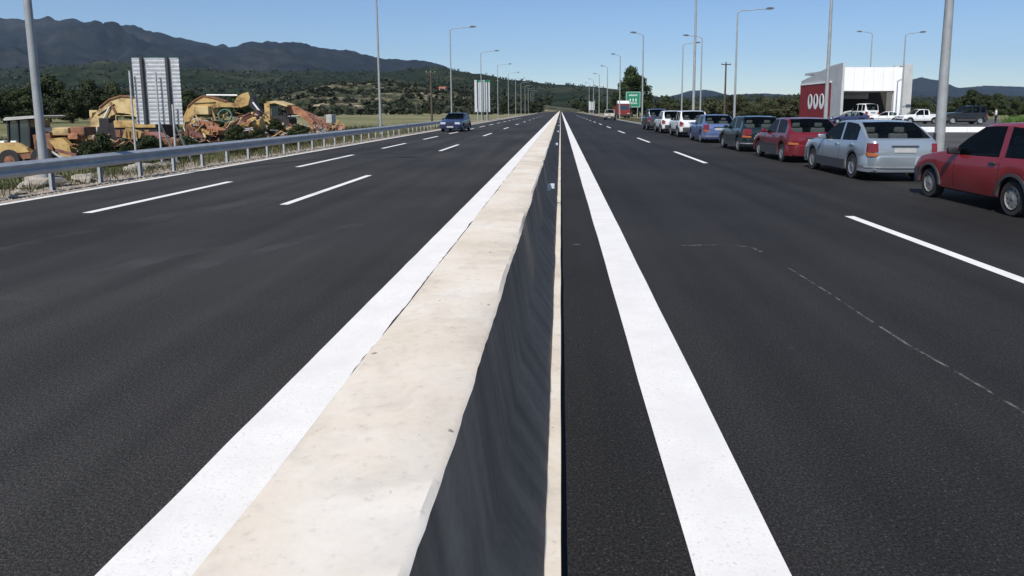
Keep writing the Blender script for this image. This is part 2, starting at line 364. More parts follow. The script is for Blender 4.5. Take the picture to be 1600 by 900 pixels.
def zy(py): return G(CX, py).y
def dashes(road, x, w, ylist):
    for a, c in ylist: MB().sheet(x - w / 2, x + w / 2, a, c, .004).build('lane_dash', M['paint'], road)
da = [(zy(333), zy(284)), (zy(261), zy(242)), (zy(232), zy(224))]; per = da[1][0] - da[0][0]
da = [(da[0][0] - per, da[0][1] - per)] + da + [(da[2][0] + k * per, da[2][1] + k * per) for k in range(1, 12)]
dashes(road_l, -4.57 * hh, .16, da)
d0 = (zy(320), zy(274)); d1 = (zy(236), zy(226)); pb = d1[0] - d0[0]
dashes(road_l, -2.905 * hh, .15, [d0, d1] + [(d1[0] + k * pb, d1[0] + k * pb + 5.2) for k in range(1, 12)])
r0 = zy(338); r1 = (zy(255), zy(237)); pr = 13.5
dashes(road_r, 2.70 * hh, .15, [(r0 - 5.6, r0), r1] + [(r1[0] + k * pr, r1[0] + k * pr + 5.5) for k in range(1, 14)])
# faint chalk setting-out line and scuffs on the new asphalt
m, nt, b = newmat('chalk_mark'); M['chalk'] = m
n = noise_tex(nt, 7, 6, .75); r_ = ramp(nt, n.outputs[0], [(.46, 0), (.62, 1)]); b.inputs['Base Color'].default_value = (.34, .33, .31, 1); b.inputs['Roughness'].default_value = .95
mu = N(nt, 'ShaderNodeMath', operation='MULTIPLY'); mu.inputs[1].default_value = .45; nt.links.new(r_.outputs[0], mu.inputs[0]); nt.links.new(mu.outputs[0], b.inputs['Alpha'])
m, nt, b = newmat('tyre_scuff'); M['scuff'] = m
n = noise_tex(nt, .9, 7, .6); r_ = ramp(nt, n.outputs[0], [(.42, 0), (.75, 1)]); b.inputs['Base Color'].default_value = (.15, .15, .15, 1); b.inputs['Roughness'].default_value = .9
mu = N(nt, 'ShaderNodeMath', operation='MULTIPLY'); mu.inputs[1].default_value = .22; nt.links.new(r_.outputs[0], mu.inputs[0]); nt.links.new(mu.outputs[0], b.inputs['Alpha'])
def ribbon(pts, w, name='chalk_mark', road=road_r):
    mb = MB(); pts = [Vector((p[0], p[1], .004)) for p in pts]
    for i, p in enumerate(pts):
        d = (pts[min(i + 1, len(pts) - 1)] - pts[max(0, i - 1)]); d.z = 0; d.normalize(); q = Vector((-d.y, d.x, 0)) * w / 2
        mb.v += [tuple(p - q), tuple(p + q)]
    mb.f = [(2 * i, 2 * i + 1, 2 * i + 3, 2 * i + 2) for i in range(len(pts) - 1)]; mb.m = [0] * len(mb.f)
    return mb.build(name, M['chalk'], road)
ribbon([G(x, y) for x, y in ((1700, 705), (1600, 645), (1500, 585), (1420, 540), (1350, 495), (1290, 455), (1230, 418))], .022)
ribbon([G(x, y) for x, y in ((1060, 384), (1110, 383), (1150, 384), (1175, 387), (1190, 394))], .05)
ribbon([G(x, y) for x, y in ((895, 382), (932, 384))], .04)
for pts, w in (([(20, 470), (120, 440), (260, 400), (420, 372)], .35), ([(-20, 400), (120, 368), (300, 330), (520, 296)], .5), ([(300, 420), (420, 390), (560, 350)], .25)):
    o = ribbon([G(x, y) for x, y in pts], w, 'tyre_scuff', road_l); o.data.materials[0] = M['scuff']
mb = MB()
for k in range(150): y0 = -4 + k * 1.0; mb.box(9.1, 9.22, y0, y0 + .992, -.02, .13)
tag(mb.build('kerb', M['kerb']), kind='structure')

# ------------------------------------------------------------------ concrete median barrier
bar = thing('median_barrier', 'long pale cast concrete barrier running down the middle of the road', 'barrier')
prof = [(-1.0, -.02), (-1.0, .08), (-.955, .085), (-.80, .33), (-.705, .79), (-.69, .81), (-.50, .816), (-.305, .81), (-.287, .795), (-.215, .33), (-.060, .085), (.0, .078), (.0, -.02)]
amp = [0, .004, .006, .008, .010, .009, .004, .011, .012, .010, .007, .004, 0]
ys_ = list(np.arange(-6, 9, .06)) + list(np.arange(9, 40, .2)) + list(np.geomspace(40, 1000, 50)); mb = MB(); n = len(prof)
for y in ys_:
    for j, (x, z) in enumerate(prof):
        a = amp[j] * (1.0 * noise.noise(Vector((y * 1.15, (j > 5) * 3.3, 2))) + .22 * noise.noise(Vector((y * 4.5, (j > 5) * 2.1, 5))))
        c = amp[j] * .6 * noise.noise(Vector((y * 1.7, j * .9, 9)))
        ch = (.0035 * noise.noise(Vector((y * 14, 3, j * .2))) + .0025 * noise.noise(Vector((y * 34, 3, 1)))) if j in (6, 7, 8) and y < 12 else 0
        mb.v.append((x + a * .95 + (ch if j != 6 else 0), y, z + c + (ch * .6 if j == 7 else 0)))
mb.f = [(i * n + j, i * n + j + 1, (i + 1) * n + j + 1, (i + 1) * n + j) for i in range(len(ys_) - 1) for j in range(n - 1)]; mb.m = [0] * len(mb.f)
mb.m = [1 if j in (2, 3, 8, 9) else 0 for i in range(len(ys_) - 1) for j in range(n - 1)]  # sloping side faces take the concrete with shade in its colour
mb.build('wall', [M['concrete'], M['side_shade']], bar, smooth=35)
MB().sheet(.0, .022, -6, 300, .007).build('sealed_joint', M['joint'], bar)
for yy in (11.2, 25.0, 39.5, 54, 69, 84, 99):
    rf = MB().cbox(-.165, yy, .405, .125, .03, .085, .006); rf.box(-.23, -.165, yy - .006, yy + .006, .33, .36); rf.build('reflector', M['reflector'], bar)

# ------------------------------------------------------------------ guardrail
gr = thing('guardrail', 'grey steel crash barrier rail on posts along the road edge', 'guardrail')
GX = -6.33 * hh
wp = [(-.02, .0), (.0, .02), (.055, .065), (.055, .10), (.0, .145), (.0, .165), (.055, .21), (.055, .245), (.0, .29), (-.02, .31)]
def gxx(y): return GX - .012 * max(0, y - 30)
seg = 3.0; y = 2.0; first = True; k = 0
post_mesh = None
while y < 62:
    a, b2 = y, y + seg + .12; mb = MB(); nn = len(wp)
    for yy in (a, b2):
        for (dx, dz) in wp: mb.v.append((gxx(yy) + .10 + dx + (.004 if yy == b2 else 0), yy, .36 + dz))
    mb.f = [(j, j + 1, nn + j + 1, nn + j) for j in range(nn - 1)]; mb.m = [0] * len(mb.f)
    o = mb.build('rail', M['galv'], gr, smooth=50)
    for q in range(2):
        if q == 1 and y > 60: continue
        py_ = y + .1 + q * 1.5
        if post_mesh is None:
            pm = MB(); pm.box(-.03, .03, -.05, -.042, -.25, .62); pm.box(-.03, .03, .042, .05, -.25, .62); pm.box(-.031, -.024, -.042, .042, -.25, .62); pm.box(.03, .10, -.04, .04, .44, .58)
            po = pm.build('post', M['galv'], gr); post_mesh = po.data
        else: po = link('post', post_mesh, gr)
        po.location = (gxx(py_), py_, 0); po.rotation_euler = (0, 0, random.uniform(-.05, .05))
    y += seg

# ------------------------------------------------------------------ lamp posts
def lamp(name_label, group, loc, h=10.2, arm=2.2, side=1, rb=.115, rt=.06, base=0):
    o = thing('lamp_post', name_label, 'lamp post', loc, 0, group)
    mb = MB().tube([(0, 0, base), (0, 0, base + .9), (0, 0, h * .5), (0, 0, h)], [rb, rb, (rb + rt) / 2, rt], 12); mb.build('pole', M['pole'], o, smooth=50)
    MB().cbox(0, 0, base + .02, .42, .42, .05).build('base_plate', M['pole'], o)
    MB().tube([(0, 0, h - .02), (side * .3, 0, h + .16), (side * arm, 0, h + .34)], [.045, .04, .035], 8).build('arm', M['pole'], o, smooth=50)
    lm = MB().prism([(side * (arm - .05), h + .28), (side * (arm + .62), h + .34), (side * (arm + .66), h + .40), (side * (arm + .3), h + .47), (side * (arm - .02), h + .42)], -.14, .14)
    L = lm.build('luminaire', M['lum'], o)
    MB().box(*sorted((side * (arm + .12), side * (arm + .5))), -.11, .11, h + .268, h + .29).build('lens', M['clear_lens'], L)
    MB().box(-rb - .012, -rb + .02, -.05, .05, base + .7, base + 1.05).build('hatch', M['dark_steel'], o)
    return o
for i in range(12):
    yy = 14.6 + 30 * i; x = -11.25 if i == 0 else -11.7 - .004 * yy
    if yy > 80: x -= .012 * (yy - 80) * .3
    lamp({0: 'lamp post rising beside the yellow wheel loader behind the crash barrier', 1: 'lamp post standing between the rust red conveyor and the driving blue car', 2: 'lamp post standing right behind the driving dark blue car', 3: 'lamp post standing beside the tall pale sign back'}.get(i, 'tall grey single-arm lamp post in the row beyond the tall pale sign back'), 'lamp posts behind the crash barrier', (x, yy, 0), 10.2 if i != 1 else 10.4, 2.2, 1, .085, .055, gz(x, yy))
for i, yy in enumerate((17.35, 49.8, 81, 112, 142, 172, 202, 232)):
    lamp({0: 'thick lamp post rising between the silver saloon and the red hatchback', 1: 'lamp post rising behind the two white parked cars', 2: 'lamp post standing on the kerb strip in front of the green road sign'}.get(i, 'tall grey lamp post in the kerb row beyond the green road sign'), 'lamp posts along the kerb', (9.75, yy, 0), 10.3, .9, -1, .125 if i == 0 else .11, .07, .03)
for x, y, s, lab in ((14.6, 37.3, 1, 'tall lamp post standing in front of the red wall with oval rings'), (15.9, 62, 1, 'lamp post with long arm beside the wooden utility pole in the service area'),
        (17.3, 84, -1, 'slim far lamp post between the utility pole and the kerb row'), (16.6, 93, 1, 'slim farthest lamp post of the service area'),
        (35.6, 78, -1, 'lamp post whose top rises above the white building front from behind'), (40.4, 80.5, 1, 'lamp post standing beside the white canopy leg of the building'), (61.5, 84, -1, 'lamp post beyond the grassy bank by the dark off-road car')):
    if y == 78: y = 104; x = 476 * 104 / 1050
    lamp(lab, None, (x, y, 0), 10.3 if y != 104 else 13.0, 1.7 if y != 62 else 2.6, s, .115, .06, .02)
def utility(px, py_top, Y, lab):
    t = P(px, py_top, Y); o = thing('utility_pole', lab, 'utility pole', (t.x, Y, 0))
    MB().tube([(0, 0, -.6), (0, 0, t.z)], [.17, .11], 9).build('pole', M['wood'], o, smooth=50)
    MB().bar((-.7, -.1, t.z - .35), (.7, -.1, t.z - .35), .14).build('crossarm', M['wood'], o)
    for dx in (-.6, 0, .6): MB().lathe([(0, .2), (.05, .2), (.06, .1), (.03, .08), (.03, 0)], (dx, -.1, t.z - .28), 'Z', 8).build('insulator', M['grey_paint'], o)
utility(673, 110, 95, 'dark wooden utility pole with cross-arm standing in the field')
utility(1134.5, 97, 100, 'dark wooden utility pole with cross-arm in the scrub of the service area')

# ------------------------------------------------------------------ signs
def sign_back(lab, x0, x1, y0, y1, Y, planks, vertical, zb, posts, beams):
    a = P((x0 + x1) / 2, y1, Y); o = thing('road_sign', lab, 'road sign', (a.x, Y, zb))
    w = (x1 - x0) * Y / F; zt = P(x0, y0, Y).z - zb; z0 = P(x0, y1, Y).z - zb
    MB().box(-w / 2, w / 2, .035, .045, z0, zt).build('face_panel', M['sign_green'], o)
    if not vertical:
        ph = (zt - z0) / planks
        for k in range(planks):
            mb = MB(); z = z0 + k * ph; e = random.uniform(-.004, .004)
            mb.box(-w / 2, w / 2, .012 + e, .034, z, z + ph * .90); mb.box(-w / 2, w / 2, -.012 + e, .034, z + ph * .72, z + ph * .90)
            mb.build('plank', M['sign_back'], o)
    else:
        pw = w / planks
        for k in range(planks): MB().box(-w / 2 + k * pw, -w / 2 + (k + .88) * pw, .0, .034, z0, zt - (.0 if k % 3 == 0 else .35)).build('plank', M['sign_back'], o)
    for fx in beams: MB().box(fx * w - .05, fx * w + .05, -.14, -.014, z0 - .02 if not vertical else 0, zt + .02).build('beam', M['dark_steel'], o)
    for fx, top in posts: MB().tube([(fx * w, -.24, -.3), (fx * w, -.20, z0 + (zt - z0) * top)], .038 if not vertical else .07, 9).build('post', M['galv'], o, smooth=50)
    for fx, _ in posts[1:3]: MB().bar((fx * w, -.2, z0 + .1), (fx * w + .35, 1.2, -.2), .05).build('brace', M['galv'], o)
sign_back('large road sign seen from its ribbed grey back, standing before the scrapped machines', 214, 286, 90, 194, 28, 17, False, -1.6, [(-.5, .80), (.05, .78), (.36, .3)], [-.27, .27])
sign_back('tall pale road sign seen from its back, far along the crash barrier', 742, 766, 125, 175, 106, 6, True, 0, [(-.3, .1), (.3, .1)], [-.3, .05, .35])
sign_back('small distant road sign back standing by the far carriageway', 920, 929, 158, 172, 230, 4, True, 0, [(-.3, .1), (.3, .1)], [.0])
a = P(989, 171, 128); gs = thing('green_road_sign', 'green road sign with white lettering and arrows standing before the dark tree', 'road sign', (a.x, 128, 0))
w = 23 * 128 / F; zt = P(989, 143, 128).z; z0 = P(989, 168, 128).z
MB().cbox(0, 0, (zt + z0) / 2, w, .06, zt - z0, .01).build('panel', M['sign_green'], gs)
for fx in (-.32, .32): MB().tube([(fx * w, .1, -.1), (fx * w, .1, zt)], .07, 8).build('post', M['galv'], gs)
bd = MB()
for (x0, x1, q0, q1) in ((-.47, .47, .955, .97), (-.47, .47, .03, .045), (-.47, -.455, .045, .955), (.455, .47, .045, .955)): bd.box(x0 * w, x1 * w, -.038, -.032, z0 + q0 * (zt - z0), z0 + q1 * (zt - z0))
bd.build('border', M['white_p'], gs)
lt = MB()
for row, q, n_ in ((0, .72, 6), (1, .45, 3), (2, .22, 5)):
    for k in range(n_):
        cx = (-.36 + .72 * (k + .5) / n_) * w; s = .045 * w; z = z0 + q * (zt - z0)
        if row == 1: lt.prism([(cx - s * 1.5, z), (cx, z + .42), (cx + s * 1.5, z), (cx + s * .5, z), (cx + s * .5, z - .35), (cx - s * .5, z - .35), (cx - s * .5, z)], -.038, -.032)
        else: lt.box(cx - s, cx - s * .4, -.038, -.032, z, z + .3); lt.box(cx - s * .4, cx + s, -.037, -.032, z + (.22 if k % 2 else .1), z + (.3 if k % 2 else .18)); lt.box(cx + s * .4, cx + s, -.036, -.032, z, z + .22)
for q in range(len(lt.v)): lt.v[q] = (lt.v[q][0] * .8, lt.v[q][1], lt.v[q][2])
lt.build('lettering', M['white_p'], gs)

# ------------------------------------------------------------------ vehicles
def interp(pts, x):
    if x <= pts[0][0]: return pts[0][1]
    for (a, za), (b, zb) in zip(pts, pts[1:]):
        if x <= b: return lerp(za, zb, (x - a) / (b - a) if b > a else 0)
    return pts[-1][1]
def make_car(name, label, cat, paint, s, x_left, y_rear_axle, rz=0, group=None, detail=True, z=0.0, center=None):
    """s: L, W, H, oh (rear overhang), wb, r (wheel), top=[(y,z)...] roofline from the tail, belt=[(y,z)...], glass keys rb, rr, fr, co; wins=[(y0,y1)...] side panes"""
    L, W, Ht, oh, wb, r = s['L'], s['W'], s['H'], s['oh'], s['wb'], s['r']
    hw = W / 2; top = s['top']; belt = s['belt']; sill = s.get('sill', .21); wr = s.get('wr', hw - .20)
    loc = Vector((x_left + hw, y_rear_axle, z)) if center is None else Vector(center)
    o = thing(name, label, cat, loc, rz, group)
    ra = r + .065; axles = (0.0, wb); y0 = -oh; y1 = L - oh
    st = {y0, y0 + .03, y0 + .10, y0 + .22, y1 - .30, y1 - .15, y1 - .06, y1}
    for yw in axles:
        for a in range(0, 181, 18): st.add(round(yw + ra * math.cos(R(a)) * .999, 4))
        st.add(round(yw + ra * 1.012, 4)); st.add(round(yw - ra * 1.012, 4))
    for p in (s['rb'], s['rr'], s['fr'], s['co']): st.add(p)
    for a, b in s['wins']: st.add(a); st.add(b)
    for p, _ in top: st.add(p)
    for a, b in ((s['rb'], s['rr']), (s['fr'], s['co'])): st.add((a + b) / 2)
    st = sorted(st); st = [q for i, q in enumerate(st) if i == 0 or q - st[i - 1] > .0015]
    tmax = Ht - interp(belt, (s['rr'] + s['fr']) / 2)
    def plan(y):
        e = min(y - y0, y1 - y); k = 1 - .17 * max(0, 1 - e / .34) ** 2.2
        return hw * k * (1 - .02 * max(0, (y - wb) / (y1 - wb)))
    def zlow(y):
        zl = sill + (.05 if y < y0 + .05 or y > y1 - .08 else 0)
        for yw in axles:
            if abs(y - yw) <= ra: zl = max(zl, r + math.sqrt(max(0, ra * ra - (y - yw) ** 2)))
        return zl
    def section(y):
        w = plan(y); zl = zlow(y); zt = interp(top, y); zb = interp(belt, y); t = zt - zb
        z1 = max(.40, zl + .025); z2 = max(.60, zl + .05)
        pts = [(w - .035, zl), (w - .008, z1), (w, z2)]
        if t > .05 and s['rb'] - .2 <= y <= s['co'] + .02:
            q = min(1, t / tmax); w4 = w - .055; wr5 = lerp(w4, wr + .03, q * .98)
            pts += [(w - .02, max(zb - .07, z2 + .02)), (w4, zb), (wr5, zb + .88 * t), (lerp(w4 - .05, wr - .05, q), zb + .965 * t), (wr * .58, zt - .012 * q), (0, zt)]
        else:
            zt = min(zt, max(zt, zb)); zb = zt - .035
            pts += [(w - .02, max(zb - .06, z2 + .02)), (w - .05, max(zb, z2 + .04)), (w - .10, zt - .016), (w * .78, zt - .008), (w * .42, zt - .002), (0, zt)]
        return pts
    secs = [section(y) for y in st]; n = 9
    V = []
    for y, sec in zip(st, secs):
        for sg in (-1, 1):
            for (x, zz) in sec: V.append((sg * x, y, zz))
    def vid(i, sg, j): return i * 2 * n + (0 if sg < 0 else n) + j
    body = MB(); body.v = V; panes = {}
    for i in range(len(st) - 1):
        ym = (st[i] + st[i + 1]) / 2
        for sg in (-1, 1):
            for j in range(n - 1):
                f = (vid(i, sg, j), vid(i, sg, j + 1), vid(i + 1, sg, j + 1), vid(i + 1, sg, j))
                key = None
                if j == 4:
                    for wi, (a, b) in enumerate(s['wins']):
                        if a < ym < b: key = ('side_window', sg, wi)
                elif j >= 6:
                    if s['rb'] < ym < s['rr']: key = ('rear_window',)
                    elif s['fr'] < ym < s['co']: key = ('windscreen',)
                if key: panes.setdefault(key, []).append(f)
                else: body.f.append(f); body.m.append(0)
    for i in (0, len(st) - 1):
        for j in range(n - 1): body.f.append((vid(i, -1, j), vid(i, -1, j + 1), vid(i, 1, j + 1), vid(i, 1, j))); body.m.append(0)
    def sub(faces):
        ids = sorted({k for f in faces for k in f}); mp = {k: q for q, k in enumerate(ids)}; mb = MB(); mb.v = [V[k] for k in ids]
        mb.f = [tuple(mp[k] for k in f) for f in faces]; mb.m = [0] * len(mb.f); return mb
    bo = sub(body.f).build('body', paint, o, smooth=38)
    for key, fs in panes.items(): sub(fs).build(key[0], M['glass'], o, smooth=40)
    # under-tray and wheel wells, dark
    ub = MB(); ub.box(-hw + .24, hw - .24, y0 + .12, y1 - .12, .19, .62); ub.build('underbody', M['black_pl'], o)
    # wheels
    tw = .175
    for yw in axles:
        for sg in (-1, 1):
            xo = sg * (hw - .015); tyre = MB().lathe([(r * .62, 0), (r * .66, -.012), (r * .93, -.004), (r, -.035), (r, -tw + .03), (r * .93, -tw), (r * .6, -tw)], (0, 0, 0), 'X', 26)
            if sg < 0: tyre.v = [(-a, b, c) for a, b, c in tyre.v]
            wo = bpy.data.objects.new('wheel', None); COL.objects.link(wo); wo.parent = o; wo.location = (xo, yw, r)
            tyre.build('tyre', M['rubber'], wo, smooth=40)
            rim = MB(); ns = s.get('spokes', 8); wm = M[s.get('wheel', 'chrome')]
            rim.lathe([(r * .64, -.012), (r * .60, -.02), (r * .57, -.035)], (0, 0, 0), 'X', 26)
            rim.lathe([(0, -.012), (r * .14, -.012), (r * .2, -.022), (r * .22, -.05)], (0, 0, 0), 'X', 16)
            for k in range(ns):
                a = 2 * math.pi * (k + .3) / ns; ca, sa = math.cos(a), math.sin(a); ww = r * .60 / ns * 1.9
                q = [(r * .16, ww * .8), (r * .16, -ww * .8), (r * .60, -ww), (r * .60, ww)]
                vs = [(-.026 + (.008 if k2 < 2 else 0), u * ca - v * sa, u * sa + v * ca) for k2, (u, v) in enumerate(q)]
                vs += [(x - .03, yy, zz) for x, yy, zz in vs]; rim.add(vs, [(0, 1, 2, 3), (4, 7, 6, 5), (0, 4, 5, 1), (2, 6, 7, 3), (1, 5, 6, 2), (3, 7, 4, 0)])
            if sg < 0: rim.v = [(-a, b, c) for a, b, c in rim.v]
            rim.build('rim', wm, wo, smooth=35)
            dk = MB().lathe([(0, -.06), (r * .6, -.06)], (0, 0, 0), 'X', 20)
            if sg < 0: dk.v = [(-a, b, c) for a, b, c in dk.v]
            dk.build('brake_disc', M['black_pl'], wo)
    # bumpers
    bm_ = s.get('bumper', None); zbt = s.get('bz', (.30, .52)); bmat = M['trim'] if bm_ == 'dark' else paint
    for ye, sgn in ((y0, -1), (y1, 1)):
        q = []
        for k in range(13):
            a = k / 12 * 2 - 1; x = a * (hw - .02); q.append((x, ye + sgn * (.065 - .22 * abs(a) ** 5) if abs(a) < .999 else ye - sgn * .34))
        q = [(-hw - .004, ye - sgn * (oh - ra - .02 if sgn < 0 else y1 - wb - ra - .02))] + [(-hw - .004, ye - sgn * .2)] + q[1:-1] + [(hw + .004, ye - sgn * .2)] + [(hw + .004, ye - sgn * (oh - ra - .02 if sgn < 0 else y1 - wb - ra - .02))]
        mb = MB(); zs = [(zbt[0] - .09, -.03), (zbt[0], 0), (zbt[1] - .04, .004), (zbt[1], -.04)]
        for zz, off in zs:
            for (x, yy) in q: mb.v.append((x, yy + sgn * off, zz))
        m_ = len(q)
        mb.f = [(a * m_ + k, a * m_ + k + 1, (a + 1) * m_ + k + 1, (a + 1) * m_ + k) for a in range(3) for k in range(m_ - 1)]; mb.m = [0] * len(mb.f)
        bp = mb.build('bumper', bmat, o, smooth=45)
        if s.get('strip'):
            st_ = MB()
            for zz in (zbt[0] + .01, zbt[0] + .05):
                for (x, yy) in q: st_.v.append((x * 1.006, yy + sgn * .022, zz))
            st_.f = [(k, k + 1, m_ + k + 1, m_ + k) for k in range(m_ - 1)]; st_.m = [0] * len(st_.f); st_.build('bumper_strip', M[s['strip']], bp)
    def side_x(y, zz):
        sec = section(y)
        for (xa, za), (xb, zb) in zip(sec, sec[1:]):
            if za <= zz <= zb: return lerp(xa, xb, (zz - za) / max(1e-6, zb - za))
        return sec[2][0]
    # lamps at the corners
    def lampbox(nm, mat, sg, ya, yb, za, zb, win, rear):
        ye = y0 if rear else y1; d = -1 if rear else 1; mb = MB()
        for zz in (za, zb):
            k = 0 if zz == za else s.get('lean', .03)
            xo = side_x(ye - d * .16, zz) + .006; xe = plan(ye) * 1.0
            for (x, yy) in ((xo, ye - d * (ya)), (xo - .005, ye - d * .11), (xe + .03, ye + d * .02), (xe - win, ye + d * .02), (xe - win, ye - d * .2), (xo - .12, ye - d * ya)): mb.v.append((sg * x, yy + (-d) * k, zz))
        mb.f = [tuple(range(6)), tuple(range(11, 5, -1))] + [(k, k + 6, (k + 1) % 6 + 6, (k + 1) % 6) for k in range(6)]; mb.m = [0] * len(mb.f)
        return mb.build(nm, M[mat], o)
    tz = s.get('tail', (.62, .90)); hz = s.get('head', (.56, .72))
    for sg in (-1, 1):
        lampbox('tail_light', 'red_lens', sg, .20, 0, tz[0] + .10, tz[1], s.get('tw', .16), True)
        lampbox('indicator', 'amber', sg, .20, 0, tz[0], tz[0] + .096, s.get('tw', .16), True)
        lampbox('headlight', 'clear_lens', sg, .26, 0, hz[0], hz[1], .34, False)
    # tail gate: plate, handle strip, seams
    zt_ = s.get('plate_z', .68); yb = y0 - (.075 if s.get('plate_low') else .012)
    MB().cbox(0, yb, zt_, .50, .014, .105).build('number_plate', M['plate'], o)
    MB().cbox(0, yb - .004, zt_ + .095, .62, .03, .035, .006).build('plate_handle', M['trim'], o)
    MB().cbox(0, y1 + .004, hz[0] + .08, .55, .03, .10, .01).build('grille', M['black_pl'], o)
    MB().cbox(0, y1 + .072, .38, .50, .012, .11).build('number_plate', M['plate'], o)
    # door seams, sill strip, handles and mirrors
    for sg in (-1, 1):
        for ys_d in s['seams']:
            zb = interp(belt, ys_d); zz = np.linspace(sill + .06, zb - .005, 8); mb = MB()
            for q in zz:
                x = side_x(ys_d, q) + .0025; mb.v += [(sg * x, ys_d - .007, q), (sg * x, ys_d + .007, q)]
            mb.f = [(2 * k, 2 * k + 1, 2 * k + 3, 2 * k + 2) for k in range(7)]; mb.m = [0] * 7; mb.build('door_seam', M['black_pl'], o)
        for yh in s['handles']:
            zz = interp(belt, yh) - .10; MB().cbox(sg * (side_x(yh, zz) + .012), yh, zz, .03, .17, .04, .01).build('door_handle', M['trim'] if bm_ == 'dark' or not s.get('bodyhandle') else paint, o)
        if s.get('rub'):
            za = s['rub']; ya, yb2 = ra + .03, wb - ra - .03
            MB().box(*sorted((sg * (hw - .004), sg * (hw + .012))), ya, yb2, za, za + .05).build('rubbing_strip', M['trim'], o)
        if s.get('cladding'):
            MB().prismx([(ra + .02, sill - .01), (wb - ra - .02, sill - .01), (wb - ra - .02, s['cladding']), (ra + .02, s['cladding'])], *sorted((sg * (hw - .06), sg * (hw + .008)))).build('sill_cladding', M['trim'], o)
        if s.get('arches'):
            for yw in axles:
                mb = MB()
                for k in range(13):
                    a = R(180 * k / 12); c_, s_ = math.cos(a), math.sin(a)
                    for rr_, xx in ((ra - .01, hw - .02), (ra - .005, hw + .012), (ra + .045, hw + .008), (ra + .05, hw - .02)): mb.v.append((sg * xx, yw + rr_ * c_, r + rr_ * s_ * 1.0))
                mb.f = [(k * 4 + q, k * 4 + q + 1, k * 4 + q + 5, k * 4 + q + 4) for k in range(12) for q in range(3)]; mb.m = [0] * len(mb.f); mb.build('wheel_arch_trim', M['trim'], o, smooth=40)
        ym = s['wins'][-1][1] - .05; zm = interp(belt, ym) + .07
        mi = MB().cbox(sg * (hw + .06), ym, zm, .17, .09, .12, .025); mi.box(*sorted((sg * (hw - .07), sg * (hw + .0))), ym - .02, ym + .03, zm - .05, zm - .01); mi.build('door_mirror', M['black_pl'] if bm_ == 'dark' else paint, o, smooth=50)
    # cabin: tub, seats, wheel
    zb = interp(belt, (s['rr'] + s['fr']) / 2)
    MB().box(-hw + .12, hw - .12, s['rb'] + .35 if s['rb'] > 0 else s['rb'] + .45, s['co'] - .12, .5, zb - .12).build('cabin_tub', M['interior'], o)
    MB().box(-hw + .16, hw - .16, s['co'] - .45, s['co'] - .1, zb - .14, zb - .015).build('dashboard', M['interior'], o)
    ysf = lerp(s['rr'], s['fr'], .55); ysr = s['rr'] + .18
    for yy, xsx in ((ysf, (-.36, .36)), (ysr, (-.36, .36))):
        for x in xsx:
            se = MB().cbox(x, yy, zb - .02, .46, .13, .40, .05); se.cbox(x, yy - .03, zb + .27, .25, .09, .16, .035); se.build('seat', M['seat'], o, smooth=50)
    if s.get('box'): s['box'](o, s)
    return o
def raise_(p, dz): return [(a, z + dz * min(1, max(0, (z - .6) / .6))) for a, z in p]
HATCH = dict(L=3.72, W=1.62, H=1.42, oh=.60, wb=2.40, r=.285, sill=.25, rb=-.53, rr=-.12, fr=1.02, co=1.72,
    top=[(-.60, .86), (-.55, .91), (-.53, .93), (-.30, 1.22), (-.12, 1.385), (.35, 1.425), (.75, 1.42), (1.02, 1.395), (1.40, 1.17), (1.72, .945), (2.2, .89), (2.75, .80), (3.0, .72), (3.12, .60)],
    belt=[(-.6, .90), (0, .90), (1.0, .875), (1.8, .86), (3.2, .8)], wins=[(-.30, .30), (.44, 1.62)], seams=[.36, 1.60], handles=[.52], tail=(.62, .88), head=(.58, .72),
    bumper='dark', bz=(.34, .56), arches=True, wheel='steelwheel', spokes=9, plate_z=.70, tw=.14)
SEDAN = dict(L=4.25, W=1.71, H=1.425, oh=.90, wb=2.61, r=.30, sill=.22, rb=-.62, rr=.02, fr=1.22, co=2.02,
    top=[(-.90, .80), (-.87, .96), (-.80, 1.00), (-.62, 1.01), (-.3, 1.22), (.02, 1.385), (.5, 1.425), (.9, 1.425), (1.22, 1.395), (1.62, 1.19), (2.02, .96), (2.5, .92), (3.0, .82), (3.25, .73), (3.35, .60)],
    belt=[(-.9, .97), (-.5, .955), (.2, .93), (1.2, .905), (2.0, .89), (3.4, .8)], wins=[(-.16, .70), (.80, 1.86)], seams=[.75, 1.84, -.05], handles=[.92, .04], tail=(.60, .90), head=(.58, .73),
    bz=(.32, .62), strip='chrome', cladding=.44, wheel='chrome', spokes=9, plate_z=.74, tw=.09, bodyhandle=True)
HATCH5 = dict(L=4.05, W=1.70, H=1.43, oh=.72, wb=2.52, r=.295, sill=.22, rb=-.60, rr=-.06, fr=1.14, co=1.90,
    top=[(-.72, .84), (-.66, .94), (-.60, .97), (-.34, 1.22), (-.06, 1.39), (.4, 1.43), (.85, 1.425), (1.14, 1.40), (1.52, 1.18), (1.90, .965), (2.4, .91), (2.9, .82), (3.2, .73), (3.33, .60)],
    belt=[(-.72, .95), (0, .93), (1.2, .90), (2.0, .88), (3.4, .8)], wins=[(-.22, .62), (.72, 1.76)], seams=[.67, 1.74], handles=[.84, -.02], tail=(.58, .92), head=(.58, .73),
    bz=(.32, .58), cladding=.42, rub=.52, wheel='chrome', spokes=8, plate_z=.70, tw=.17)
